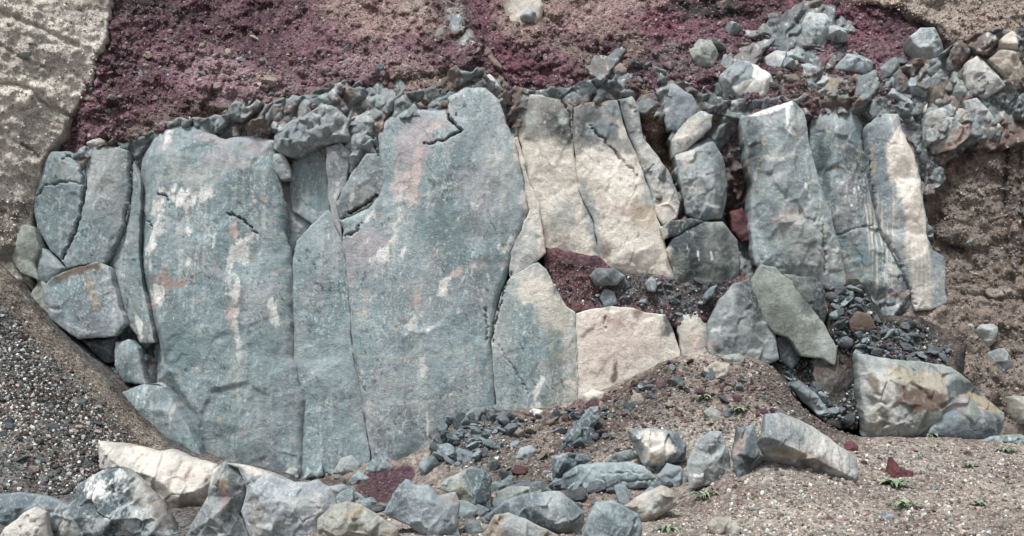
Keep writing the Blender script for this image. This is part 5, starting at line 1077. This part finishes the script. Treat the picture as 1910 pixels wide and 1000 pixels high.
TEMPL = [stone_shape(500 + i, 1, .75) for i in range(10)]
def gravel(name, label, pts, size, cols, mat=None):
    n = len(pts); rs = np.random.default_rng(n + 3)
    R = rand_rot(n, rs); t = rs.integers(0, len(TEMPL), n)
    VV, FF, CC = [], [], []; off = 0
    for k, (V, Fc) in enumerate(TEMPL):
        i = np.where(t == k)[0]
        if not len(i): continue
        P_ = np.einsum('nij,vj->nvi', R[i], V) * size[i][:, None, None] + pts[i][:, None, :]
        m = len(V)
        FF.append((Fc[None] + (np.arange(len(i)) * m)[:, None, None] + off).reshape(-1, 3))
        VV.append(P_.reshape(-1, 3)); CC.append(np.repeat(cols[i], m, 0)); off += m * len(i)
    me = mesh_np(name, np.concatenate(VV), None, np.concatenate(FF), np.clip(np.concatenate(CC), .005, .85), False)
    return tag(link(name, me, mat or M_PEBBLE), label, 'pebbles', None, 'stuff')

def pick(poly, n, rs):
    p = np.array(poly, float); lo, hi = p.min(0), p.max(0); U_, V_ = [], []; c = 0
    while c < n:
        a = rs.uniform(lo[0], hi[0], n * 2); b = rs.uniform(lo[1], hi[1], n * 2)
        m = inside(a, b, poly); U_.append(a[m]); V_.append(b[m]); c += m.sum()
    return np.concatenate(U_)[:n], np.concatenate(V_)[:n]
def palette(n, names, wts, rs, jit=.35):
    w = np.array(wts, float); w /= w.sum()
    base = np.array([SC[k] for k in names])[rs.choice(len(names), n, p=w)]
    return base * np.exp(rs.normal(0, jit, n))[:, None]
def on_bank(S, u, v, sink, size):
    Y = S(u, v); x, y, z = px2w(u, v, Y - size * sink); return np.stack([x, y, z], 1)
def on_ground(u, v, sink, size):
    x, y, z = ground_hit(u, v); return np.stack([x, y, ground_z(x, y) + size * sink], 1)

rs = np.random.default_rng(21)
# pebbles stuck in the scoria
u, v = pick([(95, 275), (205, -10), (1760, -10), (1740, 140), (1680, 190), (1500, 190), (1400, 195), (1300, 190), (1180, 180), (960, 180), (830, 190), (700, 205), (520, 230), (300, 235), (160, 280)], 24000, rs)
sz = np.exp(rs.normal(math.log(.026), .5, len(u))).clip(.009, .11)
c = palette(len(u), ['scoria', 'scoria2', 'scor_dk', 'tanpink', 'greyst', 'olive', 'violet', 'crimson'], [3, 4, 2.6, .8, 2.4, 1.6, 1.6, .3], rs, .1)
c = (.6 * paint_scoria(u, v) + .4 * c) * np.exp(rs.normal(0, .27, len(u)))[:, None]
gravel('scoria_pebbles', 'countless purple, pinkish and grey pebbles stuck in the scoria slope', on_bank(SCORIA, u, v, .0, sz), sz, c)
# speckled gravel of the left bank
u, v = pick([(-20, 530), (60, 595), (150, 695), (230, 770), (300, 830), (190, 835), (185, 880), (140, 920), (60, 930), (-20, 930)], 9000, rs)
q = v - np.interp(u, [-20, 60, 150, 230, 330], [530, 590, 690, 765, 850])
_k = fbm(u / 26, v / 26, 3, 61) - .5
m = rs.uniform(size=len(u)) < np.clip((q - 12) / 70 + 1.1 * _k, .05, 1) * np.clip(1.25 - (q - 150) / 170 + 1.2 * _k, .15, 1); u, v = u[m], v[m]
sz = np.exp(rs.normal(math.log(.027), .45, len(u))).clip(.01, .08)
c = palette(len(u), ['black', 'greydk', 'pale', 'white', 'maroon', 'sand', 'brown', 'pink'], [4.5, 2, 2.2, 1.4, .9, 1.6, 1.2, .6], rs, .3)
c = .78 * c + .22 * paint_gravel(u, v)
gravel('bank_gravel', 'black, white and red speckled gravel of the left bank', on_bank(GRAVEL, u, v, .3, sz), sz, c)
u, v = pick([(0, 500), (60, 570), (160, 680), (300, 825), (380, 870), (230, 830), (120, 720), (0, 560)], 5000, rs)
sz = np.exp(rs.normal(math.log(.013), .35, len(u))).clip(.006, .03)
gravel('bank_grit', 'fine sandy grit along the top of the left bank', on_bank(GRAVEL, u, v, .1, sz), sz, palette(len(u), ['sand', 'tan', 'brown', 'greydk', 'olive'], [3, 1.4, 2, 1, 2], rs, .25))
# pebbles on the ground
u, v = pick([(820, 900), (1000, 770), (1250, 672), (1420, 670), (1620, 805), (1915, 815), (1915, 1002), (560, 1002), (600, 900)], 24000, rs)
sz = np.exp(rs.normal(math.log(.018), .5, len(u))).clip(.006, .06)
c = palette(len(u), ['grnd', 'grndlt', 'grndrd', 'maroon', 'greydk', 'pale', 'sand', 'tan'], [2.4, 2.2, 2.4, .9, 3.2, 1.0, 2, 1.2], rs, .1)
zc = base_paint(u, v * 2.2, 'grnd', 'grndrd', 120, 9, .3, 150); zones(u, v, zc, Z_GD)
c = (.5 * zc + .5 * c * (zc.mean(1) / zc.mean())[:, None] ** .6) * np.exp(rs.normal(0, .42, len(u)))[:, None]
gravel('ground_pebbles', 'fine brown, red and grey pebbles strewn over the ground', on_ground(u, v, .2, sz), sz, c)
u, v = pick([(820, 880), (960, 790), (1080, 760), (1250, 674), (1430, 680), (1600, 810), (1400, 830), (1250, 800), (1150, 860), (1000, 900)], 3200, rs)
sz = np.exp(rs.normal(math.log(.032), .42, len(u))).clip(.012, .09)
gravel('talus_pebbles', 'dark brown and grey pebbles covering the talus mound', on_ground(u, v, .15, sz), sz, palette(len(u), ['greydk', 'soildk', 'maroon', 'grnd', 'sand', 'pale', 'black'], [3, 3, 1.6, 2, 2, .7, 1], rs, .28))
u, v = pick([(1230, 1002), (1330, 930), (1500, 900), (1620, 830), (1915, 830), (1915, 1002)], 3500, rs)
sz = np.exp(rs.normal(math.log(.026), .4, len(u))).clip(.01, .06)
gravel('mound_pebbles', 'pale, reddish and grey pebbles on the right mound', on_ground(u, v, .1, sz), sz, palette(len(u), ['grndlt', 'pale', 'maroon', 'greydk', 'sand', 'grnd', 'white'], [3, 1.2, 1.2, 2.2, 2, 3, .3], rs, .3))
# brown earth crumbs on the right bank
u, v = pick([(1740, 330), (1910, 180), (1910, 800), (1800, 760), (1770, 600), (1740, 470)], 7000, rs)
sz = np.exp(rs.normal(math.log(.017), .5, len(u))).clip(.006, .05)
gravel('bank_crumbs', 'small crumbs of earth and grit on the right bank', on_bank(SOIL, u, v, .2, sz), sz, palette(len(u), ['soil', 'tan', 'soildk', 'olive', 'greyst'], [3, 1.2, 2, 2, .6], rs, .22))
u, v = pick([(-10, -10), (200, -10), (175, 150), (110, 250), (70, 300), (60, 420), (-10, 470)], 5000, rs)
sz = np.exp(rs.normal(math.log(.013), .5, len(u))).clip(.005, .06)
gravel('tuff_grit', 'small pale grains weathering out of the tuff bank', on_bank(TUFF, u, v, .0, sz), sz, palette(len(u), ['tuff', 'tuffdk', 'tuffw', 'greyst', 'sand'], [3, 2, 2, 1.2, 1], rs, .22))
u, v = pick([(1300, -8), (1910, -8), (1910, 100), (1800, 110), (1740, 45), (1640, 8), (1300, 8)], 2600, rs)
sz = np.exp(rs.normal(math.log(.019), .5, len(u))).clip(.006, .07)
gravel('ledge_crumbs', 'crumbs of tan earth along the top right bank', on_bank(SOIL, u, v, .1, sz), sz, palette(len(u), ['tan', 'soil', 'olive', 'tanpink', 'soildk'], [3, 2, 2, 1, 1], rs, .22))
# fine slate grit under the individual rubble stones
for nm, lb, poly, n, S, s0 in (('slate_grit', 'fine dark slate grit on the rubble slope', [(1540, 530), (1610, 535), (1640, 600), (1720, 600), (1780, 650), (1760, 700), (1620, 680), (1560, 650)], 1600, RUBBLE, .024),
                               ('pit_grit', 'fine dark grit in the pit beside the slanting slab', [(1445, 625), (1500, 670), (1560, 760), (1600, 700), (1600, 790), (1540, 780), (1460, 690)], 900, RUBBLE, .026),
                               ('ledge_grit', 'fine dark grit on the ledge between the columns', [(1110, 500), (1180, 515), (1260, 520), (1380, 515), (1340, 580), (1250, 600), (1130, 580), (1040, 560), (1020, 480)], 1500, LEDGE, .018)):
    u, v = pick(poly, n, rs); sz = np.exp(rs.normal(math.log(s0), .45, n)).clip(.008, .06)
    gravel(nm, lb, on_bank(S, u, v, .3, sz), sz, palette(n, ['greydk', 'black', 'pale', 'blue', 'maroon'], [3, 2.5, .6, 1.5, 1.0], rs, .3))
u, v = pick([(805, 860), (830, 790), (880, 765), (930, 770), (1000, 780), (960, 850), (880, 880)], 1300, rs); sz = np.exp(rs.normal(math.log(.02), .45, len(u))).clip(.008, .05)
gravel('talus_grit', 'fine grey grit at the cliff foot under the slate chips', on_ground(u, v, .3, sz), sz, palette(len(u), ['greydk', 'black', 'pale', 'blue', 'maroon', 'sand'], [3, 1.5, .8, 1.5, 1.2, 1], rs, .3))

# individual rubble stones: each a thing of its own, sharing a few shapes
PROTO = {}
def proto(kind, i):
    if (kind, i) not in PROTO:
        V, Fc = stone_shape(900 + i * 7 + len(kind), 3, {'chip': .42, 'clast': .75}.get('chip' if i % 2 else 'clast'))
        V = V / np.abs(V).max() * 1.0
        me = mesh_np('rubble_stone', V, None, Fc, None, True, 12)
        me.materials.append({'grey': M_STONE_GREY, 'dark': M_STONE_DARK, 'tan': M_STONE_TAN, 'red': M_STONE_RED}[kind])
        PROTO[kind, i] = me
    return PROTO[kind, i]
def stones(label, group, poly, n, r0, r1, kinds, place, name='rubble_stone', sink=.35):
    u, v = pick(poly, n, rs)
    sz = r0 + (r1 - r0) * rs.uniform(size=n) ** 2
    P_ = place(u, v, sink, sz)
    for i in range(n):
        o = bpy.data.objects.new(name, proto(kinds[rs.integers(len(kinds))], int(rs.integers(0, 8))))
        o.location = P_[i]; o.scale = (sz[i] * rs.uniform(.8, 1.3), sz[i], sz[i] * rs.uniform(.8, 1.1))
        o.rotation_euler = (rs.uniform(-.7, .7), rs.uniform(-.7, .7), rs.uniform(0, 6.28))
        COL.objects.link(o)
        tag(o, label, 'stone', group)
bk = lambda S: (lambda u, v, s, z: on_bank(S, u, v, s, z))
stones('slate grey chip in the heap at the foot of the widest column', 'slate chips at the cliff foot', [(804, 856), (822, 795), (850, 772), (900, 766), (980, 775), (960, 810), (920, 850), (870, 866), (815, 872)], 150, .05, .2, ['grey', 'grey', 'dark'], on_ground, 'slate_chip')
stones('slate grey stone in the rubble on the slope between the right columns', 'rubble between the right columns', [(1546, 538), (1604, 535), (1640, 602), (1710, 602), (1770, 650), (1765, 685), (1700, 675), (1610, 665), (1560, 640)], 150, .05, .16, ['grey', 'grey', 'dark', 'dark'], bk(RUBBLE))
stones('dark stone lying in the pit beside the slanting slab', 'stones in the dark pit', [(1450, 640), (1490, 670), (1540, 750), (1600, 760), (1600, 800), (1540, 790), (1470, 720)], 60, .05, .16, ['dark', 'dark', 'grey'], bk(RUBBLE))
stones('dark chip strewn on the scoria ledge between the columns', 'chips on the scoria ledge', [(1130, 535), (1180, 525), (1260, 525), (1370, 520), (1330, 575), (1250, 595), (1170, 575)], 34, .04, .12, ['dark', 'dark', 'grey'], bk(LEDGE))
stones('grey stone embedded in the scoria of the boulder field', 'grey stones embedded in the boulder field', [(1090, 140), (1230, 60), (1480, 40), (1600, 90), (1700, 120), (1680, 185), (1480, 185), (1300, 180), (1180, 175)], 150, .06, .26, ['grey', 'grey', 'grey', 'dark', 'tan'], bk(SCORIA), 'embedded_stone', -.45)
stones('pinkish tan clast stuck in the purple scoria slope', 'tan clasts in the purple scoria', [(120, 265), (200, 100), (500, 40), (760, 60), (900, 150), (700, 190), (520, 215), (300, 225)], 150, .035, .13, ['tan', 'red', 'grey', 'tan'], bk(SCORIA), 'embedded_clast', -.1)
stones('broken grey lump along the tops of the left columns', 'broken lumps along the column tops', [(420, 235), (520, 205), (600, 165), (760, 185), (880, 145), (930, 165), (900, 185), (760, 205), (640, 215), (520, 245)], 110, .05, .24, ['grey', 'grey', 'tan'], bk(SCORIA), 'embedded_stone', -.2)
stones('tan or grey stone stuck in the brown earth bank', 'stones in the earth bank', [(1740, 340), (1905, 260), (1905, 780), (1800, 700), (1770, 600), (1745, 480)], 40, .03, .12, ['tan', 'tan', 'grey'], bk(SOIL), 'embedded_stone', -.2)
stones('loose grey or brown stone scattered over the talus', 'loose stones on the talus', [(900, 880), (960, 800), (1080, 770), (1240, 690), (1400, 690), (1500, 800), (1380, 780), (1180, 800), (1020, 900)], 120, .04, .15, ['grey', 'tan', 'red', 'dark', 'dark'], on_ground, 'talus_stone')
stones('small stone fallen at the foot of the left columns', 'fallen stones at the column feet', [(510, 895), (600, 880), (690, 884), (640, 915), (560, 912)], 18, .05, .13, ['grey', 'grey', 'dark'], on_ground, 'fallen_stone')
stones('grey stone wedged among the boulders in front', 'stones between the front boulders', [(480, 900), (700, 940), (900, 900), (1040, 880), (1280, 900), (1200, 940), (1060, 950), (900, 975), (720, 980)], 110, .07, .24, ['grey', 'grey', 'dark'], on_ground, 'wedged_stone')
stones('dark angular fragment along the foot of the cream blocks', 'dark fragments at the block feet', [(985, 790), (1080, 758), (1180, 728), (1250, 676), (1300, 665), (1290, 700), (1190, 770), (1080, 800)], 70, .04, .13, ['dark', 'dark', 'grey', 'red'], on_ground, 'rock_fragment')
stones('odd larger stone lying on the dark gravel bank', 'larger stones on the gravel bank', [(0, 560), (60, 640), (200, 790), (170, 880), (0, 915)], 34, .04, .12, ['dark', 'grey', 'tan', 'dark'], bk(GRAVEL), 'bank_stone', .1)
stones('loose stone among the pebbles of the right mound', 'loose stones on the right mound', [(1250, 990), (1400, 880), (1640, 820), (1900, 840), (1900, 995)], 50, .025, .07, ['tan', 'grey', 'red'], on_ground, 'loose_stone')

# ------------------------------------------------------------------ weeds
ml = N("leaf")
cl = ml.mix(ml.rng(ml.noise(9, 3), .35, .65), tuple(lin(84, 112, 82)) + (1,), tuple(lin(150, 168, 142)) + (1,))
M_LEAF = ml.done(cl, None, .6)
def weed(label, u, v, size, nleaf, width, up, seed):
    r_ = np.random.default_rng(seed); V, Q = [], []
    for i in range(nleaf):
        a = 2 * math.pi * i / nleaf + r_.uniform(-.4, .4); L = size * r_.uniform(.35, 1.05); w = width * L
        lift = up * r_.uniform(.6, 1.3); dx, dy = math.cos(a), math.sin(a); b = len(V); n = 7
        for j in range(n):
            t = j / (n - 1); rad = L * t * (1 - .25 * up); zz = L * (lift * t - (lift * .9) * t * t * 1.1) + .01
            ww = w * math.sin(math.pi * min(.98, .12 + .86 * t)) * (1 + .25 * (-1) ** j * (t > .2))
            V.append((dx * rad - dy * ww, dy * rad + dx * ww, zz + .15 * ww)); V.append((dx * rad, dy * rad, zz)); V.append((dx * rad + dy * ww, dy * rad - dx * ww, zz + .15 * ww))
            if j: Q += [(b + 3 * j - 3, b + 3 * j - 2, b + 3 * j + 1, b + 3 * j), (b + 3 * j - 2, b + 3 * j - 1, b + 3 * j + 2, b + 3 * j + 1)]
    x, y, z = ground_hit(u, v)
    me = mesh_np('weed', np.array(V), np.array(Q), None, None, True)
    o = link('weed', me, M_LEAF, (float(x[0]), float(y[0]), float(ground_z(x, y)[0]) + .01))
    tag(o, label, 'weed', 'small green weeds')
weed('pale green rosette weed in front of the dark red clod', 1668, 908, 0.45, 21, 0.140, 0.75, 1)
weed('feathery green weed on the right mound', 1690, 946, 0.36, 28, 0.062, 0.68, 2)
weed('small green weed at the foot of the right earth bank', 1876, 842, 0.30, 22, 0.122, 0.83, 3)
weed('tiny green weed by the dark red clod at the big cream block', 1738, 816, 0.24, 20, 0.140, 0.90, 4)
weed('grassy green tuft beside the standing veined boulder', 1312, 932, 0.39, 30, 0.052, 0.98, 5)
weed('small bright weed near the top of the talus', 1314, 746, 0.26, 21, 0.132, 0.90, 6)
weed('yellowish weed spreading on the talus slope', 1378, 770, 0.30, 24, 0.087, 0.68, 7)
weed('tiny weed at the top of the talus below the dark earth', 1276, 728, 0.22, 21, 0.105, 0.68, 8)
weed('faint weed among the pebbles at far right', 1828, 944, 0.24, 21, 0.105, 0.68, 9)
weed('green weed at the bottom edge right of the pale boulder', 1244, 992, 0.33, 26, 0.070, 0.75, 10)
weed('small weed on the soil in front of the layered slab', 1205, 908, 0.21, 21, 0.105, 0.83, 11)
weed('small weed at the end of the mound near the right edge', 1810, 873, 0.18, 21, 0.105, 0.75, 12)
